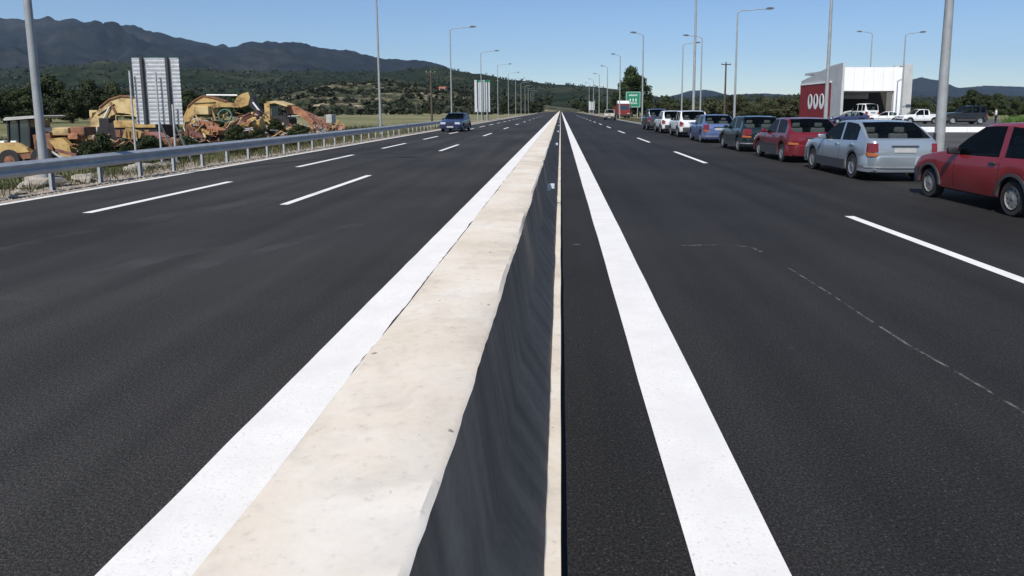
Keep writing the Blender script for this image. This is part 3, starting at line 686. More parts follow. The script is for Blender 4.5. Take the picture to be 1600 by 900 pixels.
SUV = dict(L=4.25, W=1.76, H=1.74, oh=.74, wb=2.55, r=.345, sill=.34, rb=-.68, rr=-.42, fr=1.15, co=1.75, wr=.70,
    top=[(-.74, 1.00), (-.72, 1.10), (-.68, 1.12), (-.55, 1.45), (-.42, 1.69), (.1, 1.74), (.8, 1.74), (1.15, 1.70), (1.45, 1.42), (1.75, 1.14), (2.3, 1.10), (3.1, 1.02), (3.4, .92), (3.51, .74)],
    belt=[(-.74, 1.09), (.5, 1.07), (1.8, 1.06), (3.5, 1.0)], wins=[(-.42, .0), (.08, .72), (.80, 1.58)], seams=[.76, 1.58, .04], handles=[.92, .16], tail=(.72, 1.02), head=(.76, .94),
    bumper='dark', bz=(.42, .66), arches=True, cladding=.5, wheel='chrome', spokes=6, plate_z=.86, tw=.12)
def pick_box(o, s):                                 # open load bed of a pick-up
    hw = s['W'] / 2; y0 = -s['oh'] + .06; y1 = s['rb'] - .06
    b = MB(); zt = s['top'][0][1] + .01
    b.box(-hw + .03, -hw + .09, y0, y1, .8, zt + .22); b.box(hw - .09, hw - .03, y0, y1, .8, zt + .22); b.box(-hw + .09, hw - .09, y0, y0 + .06, .8, zt + .22); b.box(-hw + .09, hw - .09, y1 - .06, y1, .8, zt + .22)
    b.build('load_bed', s['bedmat'], o)
PICK = dict(L=5.0, W=1.76, H=1.70, oh=1.15, wb=3.0, r=.345, sill=.36, rb=.52, rr=.66, fr=1.85, co=2.45, wr=.68,
    top=[(-1.15, .90), (-1.10, .94), (.50, .95), (.52, 1.10), (.58, 1.45), (.66, 1.66), (1.1, 1.70), (1.5, 1.70), (1.85, 1.66), (2.15, 1.38), (2.45, 1.10), (3.0, 1.06), (3.6, .98), (3.8, .88), (3.85, .72)],
    belt=[(-1.15, 1.02), (3.8, 1.0)], wins=[(.74, 1.24), (1.32, 2.28)], seams=[1.28, 2.28], handles=[1.45], tail=(.66, .90), head=(.74, .90),
    bumper='dark', bz=(.42, .62), arches=True, wheel='chrome', spokes=6, plate_z=.60, plate_low=True, tw=.10, box=pick_box)
CP = {}
CP['red'] = carpaint('paint_red', (.20, .006, .010), 0, .42, .12)
CP['silver'] = carpaint('paint_silver', (.36, .41, .45), .55, .32, .05)
CP['darkred'] = carpaint('paint_dark_red', (.14, .004, .012), .1, .32, .08)
CP['green'] = carpaint('paint_dark_green', (.004, .016, .018), .1, .28, .05)
CP['blue'] = carpaint('paint_light_blue', (.12, .17, .34), .4, .30, .04)
CP['white'] = carpaint('paint_white', (.72, .73, .73), 0, .35, .06)
CP['slate'] = carpaint('paint_slate', (.045, .058, .09), .4, .32, .05)
CP['navy'] = carpaint('paint_navy', (.018, .028, .085), .2, .3, .05)
CP['black'] = carpaint('paint_black', (.005, .005, .005), 0, .4, .0)
CP['cream'] = carpaint('paint_cream', (.50, .46, .34), 0, .45, .12)
CP['truckred'] = carpaint('paint_truck_red', (.20, .02, .015), 0, .45, .14)
XL = 4.19 * hh; ROW = None
def v(base, **kw): d = dict(base); d.update(kw); return d
HATCH['top'] = raise_(HATCH['top'], .055); HATCH['belt'] = raise_(HATCH['belt'], .03); HATCH['H'] = 1.475
make_car('hatchback', 'red three-door hatchback with black bumpers parked last in the row by the kerb', 'car', CP['red'], HATCH, XL, zy(338), group='cars parked along the kerb')
make_car('saloon_car', 'silver saloon car with chrome bumper strip parked between the bright red and the maroon car', 'car', CP['silver'], SEDAN, XL + .02, zy(278.5), group='cars parked along the kerb')
make_car('hatchback', 'maroon hatchback with grey lower sides parked ahead of the silver saloon', 'car', CP['darkred'], v(HATCH5, cladding=.50), XL + .03, zy(252.5), group='cars parked along the kerb')
make_car('hatchback', 'dark green hatchback parked ahead of the maroon car', 'car', CP['green'], v(HATCH5, H=1.45, tw=.22, strip='chrome', rub=None), XL + .05, zy(236.2), group='cars parked along the kerb')
make_car('hatchback', 'light metallic blue hatchback parked ahead of the dark green car', 'car', CP['blue'], v(HATCH5, strip='chrome', rub=None, cladding=None), XL + .03, zy(222.6), group='cars parked along the kerb')
make_car('off_road_car', 'white off-road car parked ahead of the light blue hatchback', 'car', CP['white'], SUV, XL + .05, zy(214), group='cars parked along the kerb').scale = (1, 1, .93)
make_car('estate_car', 'white high-roofed car with wide dark rear window parked ahead of the white off-road car', 'car', CP['white'], v(SUV, W=1.82, wheel='steelwheel'), XL + .0, zy(208), group='cars parked along the kerb').scale = (1, 1, .92)
make_car('off_road_car', 'slate blue high-roofed car parked first in the kerb row', 'car', CP['slate'], v(SUV, H=1.8), XL - .06, zy(203.2), group='cars parked along the kerb')
bc = G(711, 205.5); make_car('hatchback', 'dark blue hatchback driving towards the camera on the opposite carriageway', 'car', CP['navy'], HATCH5, 0, 0, R(180) - .06, center=(bc.x, bc.y + 2.3, 0))
# service area
def at(px, py): g = G(px, py, .02); return (g.x, g.y, .02)
make_car('pickup_truck', 'white pick-up truck parked side-on in the service area', 'pickup', CP['white'], v(PICK, bedmat=CP['white']), 0, 0, R(90) + .12, center=at(1452, 193.5))
make_car('off_road_car', 'black off-road car parked beside the person in the white shirt', 'car', CP['black'], v(SUV, H=1.95), 0, 0, R(90) - .1, center=at(1524, 194)).scale = (1.15, 1.15, 1.2)
make_car('van', 'white high van with black rear window standing under the white canopy', 'car', CP['white'], v(SUV, H=1.9), 0, 0, .25, center=(477 * 84.0 / F, 84.0, .02)).scale = (1.15, 1.1, 1.38)
make_car('saloon_car', 'dark blue car parked in front of the canopy', 'car', CP['navy'], SEDAN, 0, 0, R(80), center=(464 * 79.0 / F, 79.0, .02))
make_car('hatchback', 'white hatchback parked at the foot of the white canopy leg', 'car', CP['white'], HATCH5, 0, 0, R(60), center=at(1398, 192.5))
make_car('pickup_truck', 'cream pick-up truck standing on the far carriageway beside the red truck', 'pickup', CP['cream'], v(PICK, bedmat=CP['cream']), 0, 0, R(180) - .1, center=tuple(G(953, 187.0)[:2]) + (0,))
# red truck facing the camera
tg = G(971, 185.8); tr = thing('red_truck', 'red truck with pale roof parked by the green road sign', 'truck', (tg.x + .3, tg.y + 2.4, 0), R(4))
cabm = MB().prismx([(-2.2, .75), (-2.25, 1.5), (-2.0, 2.55), (-1.6, 2.72), (-.4, 2.72), (-.4, .6), (-1.9, .6)], -1.1, 1.1); cabm.build('cab', CP['truckred'], tr)
MB().prismx([(-1.95, 2.73), (-1.5, 3.2), (-.4, 3.25), (-.4, 2.73)], -1.0, 1.0).build('roof_fairing', M['white_p'], tr)
MB().add([(-.95, -2.262, 1.6), (.95, -2.262, 1.6), (.9, -2.045, 2.45), (-.9, -2.045, 2.45)], [(0, 1, 2, 3)]).build('windscreen', M['cab_glass'], tr)
for sx in (-1, 1):
    MB().cbox(sx * .8, -2.25, .95, .35, .08, .18, .02).build('headlight', M['clear_lens'], tr)
    MB().cbox(sx * 1.24, -2.1, 2.0, .1, .12, .45, .02).build('mirror', M['black_pl'], tr)
    for yy in (-1.4, 2.2):
        MB().lathe([(.2, .14), (.48, .14), (.5, .1), (.5, -.1), (.48, -.14), (.2, -.14)], (sx * .95, yy, .5), 'X', 20).build('wheel', M['rubber'], tr, smooth=40)
MB().cbox(0, -2.2, .62, 2.2, .2, .3, .04).build('bumper', M['black_pl'], tr)
MB().box(-.5, .5, -1.8, 3.2, .55, .8).build('chassis', M['black_pl'], tr)
bx_ = MB(); bx_.prism([(-1.15, .95), (1.15, .95), (1.2, 2.2), (-1.2, 2.2)], -.2, 3.4); bx_.build('tipper_body', CP['truckred'], tr)

# ------------------------------------------------------------------ person by the black car
def person(lab, px, py_foot, h, rz):
    g = at(px, py_foot); k = h / 1.75
    J = [((0, 0, .95), .15), ((0, 0, 1.12), .145), ((0, .01, 1.32), .17), ((0, .01, 1.45), .12), ((0, .0, 1.53), .06), ((0, .0, 1.62), .09), ((0, .01, 1.72), .085)]
    E = [(i, i + 1) for i in range(6)]; mats = []
    def chain(root, pts):
        p = root
        for c, r_ in pts: J.append((c, r_)); E.append((p, len(J) - 1)); p = len(J) - 1
        return p
    for sx in (-1, 1):
        chain(0, [((sx * .10, 0, .86), .10), ((sx * .12, .02 * sx, .5), .065), ((sx * .13, -.03 * sx, .10), .045), ((sx * .14, .02 - .03 * sx, .05), .042), ((sx * .15, .17 - .03 * sx, .035), .035)])
        hd = chain(3, [((sx * .19, .0, 1.42), .065), ((sx * .27, .0 if sx < 0 else .04, 1.16), .05), ((sx * (.24 if sx < 0 else .25), .14 if sx < 0 else .22, 1.0 if sx < 0 else 1.22), .036), ((sx * .22, .21 if sx < 0 else .30, .98 if sx < 0 else 1.27), .032)])
        hx, hy, hz = J[hd][0]
        for q in range(4): chain(hd, [((hx + (q - 1.5) * .02, hy + .05, hz - .005), .009), ((hx + (q - 1.5) * .021, hy + .085 - .006 * abs(q - 1.4), hz - .025), .008)])
        chain(hd, [((hx - sx * .045, hy + .025, hz + .01), .010), ((hx - sx * .06, hy + .055, hz + .005), .009)])
    me = bpy.data.meshes.new('person'); me.from_pydata([tuple(a * k for a in j[0]) for j in J], E, []); ob = bpy.data.objects.new('tmp_person', me); COL.objects.link(ob)
    bpy.context.view_layer.objects.active = ob; md = ob.modifiers.new('s', 'SKIN'); sd = ob.modifiers.new('d', 'SUBSURF'); sd.levels = 1
    for i, j in enumerate(J): me.skin_vertices[0].data[i].radius = (j[1] * k, j[1] * k * (.72 if 0 < i < 4 else 1)); me.skin_vertices[0].data[i].use_root = (i == 0)
    dg = bpy.context.evaluated_depsgraph_get(); me2 = bpy.data.meshes.new_from_object(ob.evaluated_get(dg)); bpy.data.objects.remove(ob)
    for mm in ('skin', 'shirt', 'trouser'): me2.materials.append(M[mm])
    for p in me2.polygons:
        c = p.center / k; hand = abs(c.x) > .19 and c.y > .11; p.use_smooth = True
        p.material_index = 2 if c.z < .96 and not hand else (1 if c.z < 1.49 and not hand else 0)
    o = link('person', me2, None, g); o.rotation_euler = (0, 0, rz); tag(o, lab, 'person')
    hr = MB().lathe([(.0, 1.815), (.05, 1.805), (.085, 1.76), (.096, 1.70), (.09, 1.66)], (0, -.012, 0), 'Z', 14)
    hr.v = [(a * k, b * k, c * k) for a, b, c in hr.v]; hr.build('hair', M['hair'], o, smooth=60)
    for sx in (-1, 1): MB().lathe([(0, .02), (.012, .012), (.014, 0), (.0, -.01)], (sx * .035 * k, .088 * k, 1.685 * k), 'Y', 8).build('eye', M['hair'], o)
    MB().cbox(0, .10 * k, 1.65 * k, .025, .04, .045, .008).build('nose', M['skin'], o)
person('person in a white shirt and dark trousers standing beside the black off-road car', 1555, 193.8, 1.8, R(70))

# ------------------------------------------------------------------ scrapped machines beyond the guardrail
class Yard:
    """a machine drawn in its own upright plane at distance Y; outlines are turned to metres there and given real thickness"""
    def __init__(s, name, lab, cat, px, py, Y):
        a = P(px, py, Y); s.Y = Y; z = gz(a.x, Y); s.o = thing(name, lab, cat, (a.x, Y, z)); s.ox, s.oz = a.x, z
    def q(s, x, y): p = P(x, y, s.Y); return (p.x - s.ox, p.z - s.oz)
    def plate(s, name, pts, y0, y1, mat, parent=None):
        return MB().prism([s.q(*p) for p in pts], y0, y1).build(name, M[mat], parent or s.o)
    def rod(s, name, a, b, r, mat, y=0, y2=None, parent=None):
        A, B = s.q(*a), s.q(*b); return MB().tube([(A[0], y, A[1]), (B[0], y if y2 is None else y2, B[1])], r, 8).build(name, M[mat], parent or s.o, smooth=50)
    def beam(s, name, a, b, w, mat, y=0, y2=None, h=None, parent=None):
        A, B = s.q(*a), s.q(*b); return MB().bar((A[0], y, A[1]), (B[0], y if y2 is None else y2, B[1]), w, h).build(name, M[mat], parent or s.o)
    def wheel(s, name, c, r, y, mat='rubber', w=.3, hub='rust'):
        C = s.q(*c); o = MB().lathe([(r * .5, -w / 2 + .03), (r * .92, -w / 2), (r, -w / 2 + .06), (r, w / 2 - .06), (r * .92, w / 2), (r * .5, w / 2 - .03)], (C[0], y, C[1]), 'Y', 20).build(name, M[mat], s.o, smooth=40)
        MB().lathe([(0, -w / 2 + .02), (r * .2, -w / 2 + .02), (r * .25, -w / 2 + .05), (r * .52, -w / 2 + .05)], (C[0], y, C[1]), 'Y', 16).build('hub', M[hub], o)
    def tracks(s, x0, x1, ytop, dy):
        for y in dy:
            a = s.q(x0, ytop); b = s.q(x1, ytop); h = a[1]; r = h / 2; pts = []
            for k in range(9): t = R(90 + 180 * k / 8); pts.append((a[0] + r + r * math.cos(t), r + r * math.sin(t)))
            for k in range(9): t = R(-90 + 180 * k / 8); pts.append((b[0] - r + r * math.cos(t), r + r * math.sin(t)))
            o = MB().prism(pts, y - .25, y + .25).build('track', M['mach_black'], s.o)
            nn = max(5, int((b[0] - a[0]) / .35)); pads = MB()
            for k in range(nn): x = lerp(a[0] + r, b[0] - r, k / (nn - 1)); pads.box(x - .06, x + .06, y - .27, y + .27, h, h + .045)
            pads.build('track_pads', M['rust'], o)
    def box(s, name, x0, x1, ya, yb, d0, d1, mat, parent=None, b=.04):
        a, c = s.q(x0, ya), s.q(x1, yb); return MB().cbox((a[0] + c[0]) / 2, (d0 + d1) / 2, (a[1] + c[1]) / 2, abs(c[0] - a[0]), abs(d1 - d0), abs(a[1] - c[1]), b).build(name, M[mat], parent or s.o)
# loader with grey-roofed cab
L_ = Yard('wheel_loader', 'old yellow wheel loader with a grey roofed cab, standing behind the lamp post', 'loader', 55, 240, 38)
L_.plate('chassis', [(0, 236), (70, 234), (92, 236), (96, 246), (4, 247)], -.9, .9, 'rust')
L_.plate('rear_body', [(-12, 232), (-8, 225), (14, 224), (18, 222), (46, 221), (62, 230), (66, 236), (-6, 241)], -.95, .95, 'yellow')
L_.box('counterweight', -14, 14, 224, 242, -.8, .8, 'yellow_pale')
cab = L_.plate('cab', [(29, 190), (62, 187), (66, 228), (46, 231), (30, 222)], -.75, .75, 'cab_glass')
for x in (30, 45, 62): L_.beam('pillar', (x, 187), (x + 2, 228), .09, 'mach_black', -.77, parent=cab)
L_.plate('roof', [(26, 186), (30, 183), (78, 180), (84, 181), (80, 184), (28, 188)], -.95, .95, 'grey_paint', cab)
L_.box('engine_hood', 93, 119, 199, 211, -.6, .6, 'yellow_pale')
L_.box('exhaust_drum', 74, 92, 199, 206, -.3, .3, 'grey_paint')
L_.plate('front_frame', [(66, 210), (92, 207), (98, 236), (70, 238)], -.7, .7, 'rust')
L_.box('battery_box', 19, 26, 219, 224, -.85, -.5, 'white_p', b=.02); L_.box('battery_box', 35, 44, 219, 223, -.85, -.5, 'white_p', b=.02)
for c in ((37, 249), (86, 246)):
    for y in (-.9, .9): L_.wheel('wheel', c, .62, y)
L_.plate('lift_arm', [(88, 216), (112, 214), (134, 236), (126, 247), (108, 240), (96, 224)], -.75, -.45, 'yellow')
L_.plate('lift_arm', [(88, 216), (112, 214), (134, 236), (126, 247), (108, 240), (96, 224)], .45, .75, 'yellow')
L_.plate('bucket', [(118, 224), (130, 226), (134, 240), (130, 252), (116, 252), (126, 243)], -1.1, 1.1, 'yellow')
L_.rod('hydraulic_ram', (98, 236), (120, 250), .07, 'grey_paint', -.8)
L_.box('hydraulic_tank', 119, 142, 198, 211, -.5, .5, 'rust'); L_.box('toolbox', 118, 134, 208, 217, -.65, -.3, 'orange')
# excavator whose arched boom rises beside the ribbed sign
A_ = Yard('excavator', 'yellow excavator with an arched boom, half hidden by the ribbed sign back', 'excavator', 225, 230, 43)
bm = A_.plate('boom', [(143, 206), (148, 186), (160, 169), (176, 157), (194, 151), (214, 153), (236, 170), (250, 196), (240, 200), (224, 186), (206, 178), (190, 176), (178, 181), (168, 192), (157, 206)], -.28, .28, 'yellow_pale')
A_.plate('boom_ridge', [(160, 167), (176, 154), (194, 148.5), (214, 150.5), (214, 152.8), (194, 150.8), (176, 156.6), (161, 168.6)], -.36, .36, 'rust', bm)
A_.rod('hydraulic_ram', (152, 215), (166, 190), .07, 'grey_paint', -.38); A_.rod('ram_piston', (166, 190), (177, 167), .045, 'white_p', -.38)
A_.plate('stick', [(140, 196), (150, 192), (158, 208), (146, 232), (136, 230), (146, 210)], -.22, .22, 'rust')
A_.plate('link_bracket', [(142, 172), (154, 172), (154, 175), (146, 176), (146, 192), (143, 192)], -.15, .15, 'yellow_pale')
A_.plate('house', [(172, 198), (196, 190), (230, 188), (262, 190), (264, 216), (174, 219)], -1.2, 1.2, 'mach_black')
A_.box('engine_cover', 198, 262, 188, 199, -1.3, -.6, 'yellow'); A_.box('cab', 174, 192, 184, 214, -1.22, -.3, 'mach_black')
A_.tracks(166, 268, 219, (-.95, .95))
for y_ in (-.31, .31): A_.rod('hose', (158, 180), (184, 163), .03, 'mach_black', y_); A_.plate('boom_rib', [(176, 160), (179, 159.5), (188, 176), (184, 177)], y_ - .02, y_ + .02, 'rust', bm)
for k in range(5): A_.box('louvre', 200 + k * 11, 208 + k * 11, 202, 213, -1.24, -1.19, 'rust', b=.01)
A_.beam('handrail', (198, 180), (250, 181), .04, 'yellow_pale', -1.1); A_.beam('handrail_post', (199, 180), (199, 190), .04, 'yellow_pale', -1.1); A_.beam('handrail_post', (249, 181), (249, 190), .04, 'yellow_pale', -1.1)
A_.plate('bucket', [(128, 228), (148, 226), (150, 242), (136, 250), (126, 240)], -.5, .5, 'rust')
# excavator with folded boom and triangular stick head
C_ = Yard('excavator', 'yellow excavator with folded boom and triangular arm head above the scrap heap', 'excavator', 330, 215, 49)
bm = C_.plate('boom', [(288, 186), (296, 168), (308, 157), (320, 151), (336, 154), (356, 160), (374, 163), (376, 168), (350, 167), (340, 168), (331, 172), (312, 174), (300, 186), (297, 200), (289, 200)], -.26, .26, 'yellow')
C_.plate('boom_ridge', [(296, 166), (308, 155), (320, 149), (338, 152), (356, 158), (356, 159.6), (337, 153.8), (320, 150.8), (309, 156.6), (297, 167.6)], -.33, .33, 'rust', bm)
C_.plate('stick_head', [(368, 160), (374, 150), (382, 146), (390, 144), (393, 152), (390, 164), (378, 168)], -.24, .24, 'yellow')
C_.plate('stick', [(388, 146), (394, 150), (411, 176), (407, 181), (398, 172), (386, 160)], -.2, .2, 'mach_black')
C_.rod('ram_piston', (324, 148.6), (372, 149), .06, 'white_p', -.1); C_.rod('hydraulic_ram', (398, 160), (408, 173), .06, 'white_p', -.3)
C_.plate('house', [(302, 190), (330, 186), (346, 190), (348, 206), (300, 208)], -1.1, 1.1, 'mach_black')
for a_, b_ in (((300, 184), (310, 178)), ((336, 170), (344, 190)), ((312, 178), (316, 192))): C_.beam('strut', a_, b_, .10, 'yellow', -.5)
for y_ in (-.29, .29): C_.rod('hose', (306, 162), (340, 160), .03, 'mach_black', y_)
C_.box('engine_cover', 312, 336, 166, 179, -.9, .5, 'yellow_pale'); C_.tracks(290, 352, 210, (-.9, .9))
# tower-armed machine with orange arm
D_ = Yard('drill_rig', 'yellow and orange tracked rig with a dark cab at the end of the scrap row', 'excavator', 440, 206, 56)
D_.plate('mast', [(415, 162), (424, 160), (427, 172), (426, 190), (429, 206), (420, 206), (417, 190)], -.3, .3, 'yellow')
D_.plate('engine_bay', [(430, 182), (446, 180), (458, 186), (458, 198), (430, 199)], -.8, .8, 'mach_black')
for x0_, x1_ in ((428, 429), (440, 441), (453, 456)):
    for y_ in (-.75, .75): D_.beam('cab_post', (x0_, 163), (x1_, 186), .07, 'mach_black', y_)
D_.plate('cab_glass', [(429, 166), (439, 163), (440, 181), (430, 182)], -.70, -.66, 'cab_glass'); D_.box('seat', 442, 450, 172, 184, -.3, .3, 'mach_black')
for y_ in (-.31, .31): D_.beam('hose', (420, 166), (446, 174), .04, 'mach_black', y_)
D_.plate('cab_roof', [(424, 159), (436, 157.5), (456, 164), (455, 167), (436, 161), (425, 163)], -.9, .9, 'yellow_pale')
D_.plate('arm', [(446, 165), (464, 166), (480, 176), (492, 190), (487, 196), (474, 184), (464, 178), (448, 179)], -.22, .22, 'orange')
D_.tracks(424, 476, 199, (-.8, .8)); D_.beam('side_frame', (438, 199), (474, 199), .16, 'yellow_pale', -1.15)
D_.rod('hydraulic_ram', (452, 182), (470, 181), .06, 'grey_paint', -.4)
# lattice conveyor
K_ = Yard('conveyor', 'rust red lattice conveyor sloping down from the orange arm', 'conveyor', 500, 200, 57)
for y in (-.45, .45):
    K_.beam('chord', (470, 172), (524, 197), .08, 'pinkred', y); K_.beam('chord', (474, 182), (520, 204), .08, 'pinkred', y)
    for k in range(8):
        t0, t1 = k / 8, (k + 1) / 8; K_.beam('lattice_bar', (lerp(470, 524, t0), lerp(172, 197, t0)), (lerp(474, 520, t1), lerp(182, 204, t1)), .05, 'rust', y)
K_.plate('belt', [(471, 176), (522, 199), (521, 201), (472, 179)], -.4, .4, 'pinkred'); K_.box('drive_box', 512, 522, 179, 192, -.5, .5, 'grey_paint')
for x in (486, 510): K_.beam('leg', (x, 186), (x + 2, 210), .08, 'rust', -.4)
# scrap pieces in front
S_ = Yard('scrap_tank', 'yellow scrapped tank with bolt holes lying in the scrap heap', 'tank', 393, 205, 47)
C = S_.q(393, 193); tk = MB().lathe([(0, -.75), (.40, -.75), (.47, -.66), (.47, .66), (.40, .75), (0, .75)], (C[0], 0, C[1]), 'X', 22).build('shell', M['yellow'], S_.o, smooth=40)
for dx in (-.35, .1): MB().lathe([(.13, -.50), (.13, -.44), (0, -.44)], (C[0] + dx, 0, C[1] + .1), 'Y', 14).build('hole_flange', M['mach_black'], tk)
for dx in (-.5, .5): MB().box(C[0] + dx - .08, C[0] + dx + .08, -.4, .4, 0, C[1] - .35).build('cradle', M['rust'], S_.o)
S_ = Yard('steel_hoop', 'pale green steel hoop standing in the scrap heap', 'hoop', 352, 205, 46.5); C = S_.q(352, 181); rr = .42
MB().lathe([(rr, -.08), (rr + .05, -.08), (rr + .05, .08), (rr, .08), (rr, -.08)], (C[0], 0, C[1]), 'Y', 28).build('ring', M['green_paint'], S_.o, smooth=40)
MB().box(C[0] - .06, C[0] + .06, -.06, .06, 0, C[1] - rr).build('stand', M['rust'], S_.o)
S_ = Yard('steel_beam', 'faded pink steel beam leaning across the scrap heap', 'beam', 365, 208, 45.5)
S_.beam('web', (342, 210), (384, 180), .06, 'pinkred', 0, .6, .34); S_.beam('flange', (342, 206), (384, 176), .24, 'pinkred', 0, .6, .04); S_.beam('flange', (342, 214), (384, 184), .24, 'pinkred', 0, .6, .04)
S_ = Yard('steel_beam', 'white painted beam lying low in front of the scrapped tank', 'beam', 370, 208, 44.5)
S_.beam('web', (358, 207), (392, 201), .05, 'white_p', 0, .3, .14); S_.beam('flange', (358, 205.6), (392, 199.6), .16, 'white_p', 0, .3, .03)
S_.beam('prop', (362, 206), (362, 222), .08, 'rust', .02); S_.beam('prop', (388, 202), (388, 220), .08, 'rust', .26)
for i, (x, y, Y, wd, ht, mat, rot, lab) in enumerate(((325, 196, 46, 1.5, .7, 'orange', .3, 'orange folded steel plate at the foot of the folded boom'), (312, 190, 47, .9, .5, 'grey_paint', -.2, 'pale grey dented casing on the scrap heap'),
        (338, 204, 45, 1.2, .55, 'orange', -.4, 'orange ribbed panel leaning in front of the folded plate'), (300, 205, 44, 1.0, .9, 'rust', .5, 'rusty brown engine block near the ribbed sign'), (270, 222, 40, 1.4, .5, 'rust', .1, 'rusty scrap frame behind the ribbed sign legs'),
        (248, 215, 41, 1.0, .7, 'pinkred', -.3, 'faded red casing behind the ribbed sign legs'), (425, 196, 50, .8, .4, 'white_p', .6, 'white bent sheet beside the yellow mast'), (208, 208, 40, 1.0, .6, 'yellow', .35, 'yellow bent frame among the weeds by the sign'),
        (462, 203, 51, 2.0, .35, 'rust', .0, 'long rusty skid lying before the orange arm'), (120, 212, 41, .9, .45, 'orange', .15, 'orange toolbox casing beyond the loader arms'), (530, 203, 60, 1.2, .5, 'orange', .2, 'small rusty orange hopper at the end of the scrap row'))):
    p = P(x, y, Y); z = gz(p.x, Y); o = thing('scrap_piece', lab, 'scrap', (p.x, Y, z), rot); hgt = max(.3, p.z - z)
    pts = [(-wd / 2, hgt - ht * .4), (-wd * .3, hgt + ht * .5), (wd * .1, hgt + ht * .35), (wd / 2, hgt + ht * .05), (wd * .4, hgt - ht * .5), (-wd * .2, hgt - ht * .55)]
    MB().prism(pts, -.35, .35).build('casing', M[mat], o)
    rb = MB()
    for k in range(4): x0 = -wd * .3 + k * wd * .18; rb.box(x0, x0 + .05, -.40, -.352, hgt - ht * .4, hgt + ht * .2)
    rb.build('ribs', M['rust'], o)
    for dx in (-.35, .3): MB().box(dx * wd - .07, dx * wd + .07, -.2, .2, 0, hgt - ht * .3).build('support', M['mach_black'], o)
    MB().tube([(-wd * .5, -.42, hgt * .5), (-wd * .1, -.5, hgt * .75), (wd * .35, -.44, hgt * .45)], .045, 7).build('pipe', M['rust' if mat != 'rust' else 'grey_paint'], o, smooth=60)
for (x, y, Y, lab) in ((358, 212, 43, 'old tyre lying below the white beam'), (302, 210, 42.5, 'old tyre leaning against the rusty engine block'), (262, 232, 38, 'old tyre lying behind the ribbed sign'), (416, 205, 49, 'old tyre beside the yellow mast foot')):
    p = P(x, y, Y); z = gz(p.x, Y)
    o = MB().lathe([(.26, -.11), (.42, -.13), (.47, -.08), (.47, .08), (.42, .13), (.26, .11), (.26, -.11)], (0, 0, 0), 'Y', 22).build('old_tyre', M['rubber'], smooth=40); o.location = (p.x, Y, z + .46); o.rotation_euler = (R(-14), 0, R(20)); tag(o, lab, 'tyre')

mb = MB(); SM = ['rust', 'pinkred', 'grey_paint', 'yellow', 'mach_black', 'orange', 'yellow_pale']
for i in range(1150):
    px = random.choice([random.uniform(292, 430), random.uniform(100, 300), random.uniform(100, 300), random.uniform(425, 535)]); Y = random.uniform(42, 48) + (px - 290) * .03
    x = (px - CX) / F * Y; z = gz(x, Y); env = 2.1 if 300 < px < 420 else 1.15 if px < 300 else 1.05
    zz = z + env * random.random() ** 1.6; L = random.uniform(.2, 1.1); a = random.uniform(0, 6.28); t = random.uniform(-.7, .7); mb.mi = random.choice([0, 0, 1, 2, 3, 3, 4, 5, 6, 6])
    d = Vector((math.cos(a) * math.cos(t), math.sin(a) * math.cos(t), math.sin(t))) * L / 2; c = Vector((x, Y, zz + .08)); k = random.random()
    if k < .45: mb.bar(c - d, c + d, random.uniform(.03, .09), random.uniform(.03, .22))
    elif k < .75: mb.tube([c - d, c + Vector((0, 0, random.uniform(-.1, .15))), c + d], random.uniform(.015, .05), 6)
    else: mb.bar(c - d * .5, c + d * .5, random.uniform(.2, .5), .02)
tag(mb.build('scrap_heap', [M[k] for k in SM]), 'tangled heap of rusty bars, pipes and plates around the scrapped machines', 'scrap', kind='stuff')
# ------------------------------------------------------------------ service building
bl = thing('service_building', 'white and grey toll building with a red wall bearing oval rings', 'building', (39, 85, 0))
def bpart(name, mat, fn, parent=bl):
    mb = MB(); fn(mb); return mb.build(name, M[mat], parent)
x0, x1 = 437 * 85 / F - 39, 527 * 85 / F - 39; zt = P(1360, 105, 85).z; zo = P(1360, 142, 85).z; xl = 515 * 85 / F - 39
bpart('fascia', 'bwhite', lambda b: b.box(x0, x1, 0, .5, zo, zt))
bpart('leg', 'bwhite', lambda b: b.box(xl, x1, 0, .5, 0, zo - .004))
for k in range(5):
    xx = lerp(x0, x1, (k + 1) / 6); bpart('panel_joint', 'bgrey', lambda b: b.box(xx - .012, xx + .012, -.004, .02, zo + .02, zt - .02))
bpart('ceiling', 'soffit', lambda b: b.box(x0 + .05, xl, .5, 7.5, zo - .12, zo + .03))
bpart('beam', 'bgrey', lambda b: b.box(x0 + .05, xl, 7.1, 7.5, 3.1, zo - .125))
bpart('back_wall', 'bdark', lambda b: b.box(x0 + .05, x1 + 3, 7.6, 7.8, 0, zt - .3))
bpart('roof', 'bgrey', lambda b: b.box(x0 + .05, x1 - .05, .5, 14, zt - .35, zt - .05))
wl_ = bpart('side_wall', 'bgrey', lambda b: b.prismx([(.02, 5.3), (.02, 7.45), (3.5, 7.3), (14.5, 5.75), (14.5, 5.3)], x0 - .25, x0 - .004))
bpart('pilaster', 'bgrey', lambda b: b.box(x0 - .32, x0 - .004, -.02, 3.2, 0, 5.29))
rw = bpart('red_wall', 'bred', lambda b: b.box(x0 - .36, x0 - .004, 3.25, 14.4, 0, 5.12))
bpart('coping', 'bwhite', lambda b: b.box(x0 - .42, x0 - .006, 3.2, 14.5, 5.125, 5.29))
bpart('end_panel', 'bgrey', lambda b: b.box(x1 + 1.62, x1 + 2.75, 3.0, 3.3, 0, zt + .55)); bpart('end_wall', 'bgrey', lambda b: b.box(x1 + 1.7, x1 + 2.7, 3.3, 7.5, 0, zt + .4))
bpart('cornice_box', 'bgrey', lambda b: b.box(x1 - 1.0, x1 - .5, .1, .5, zt + .002, zt + .28))
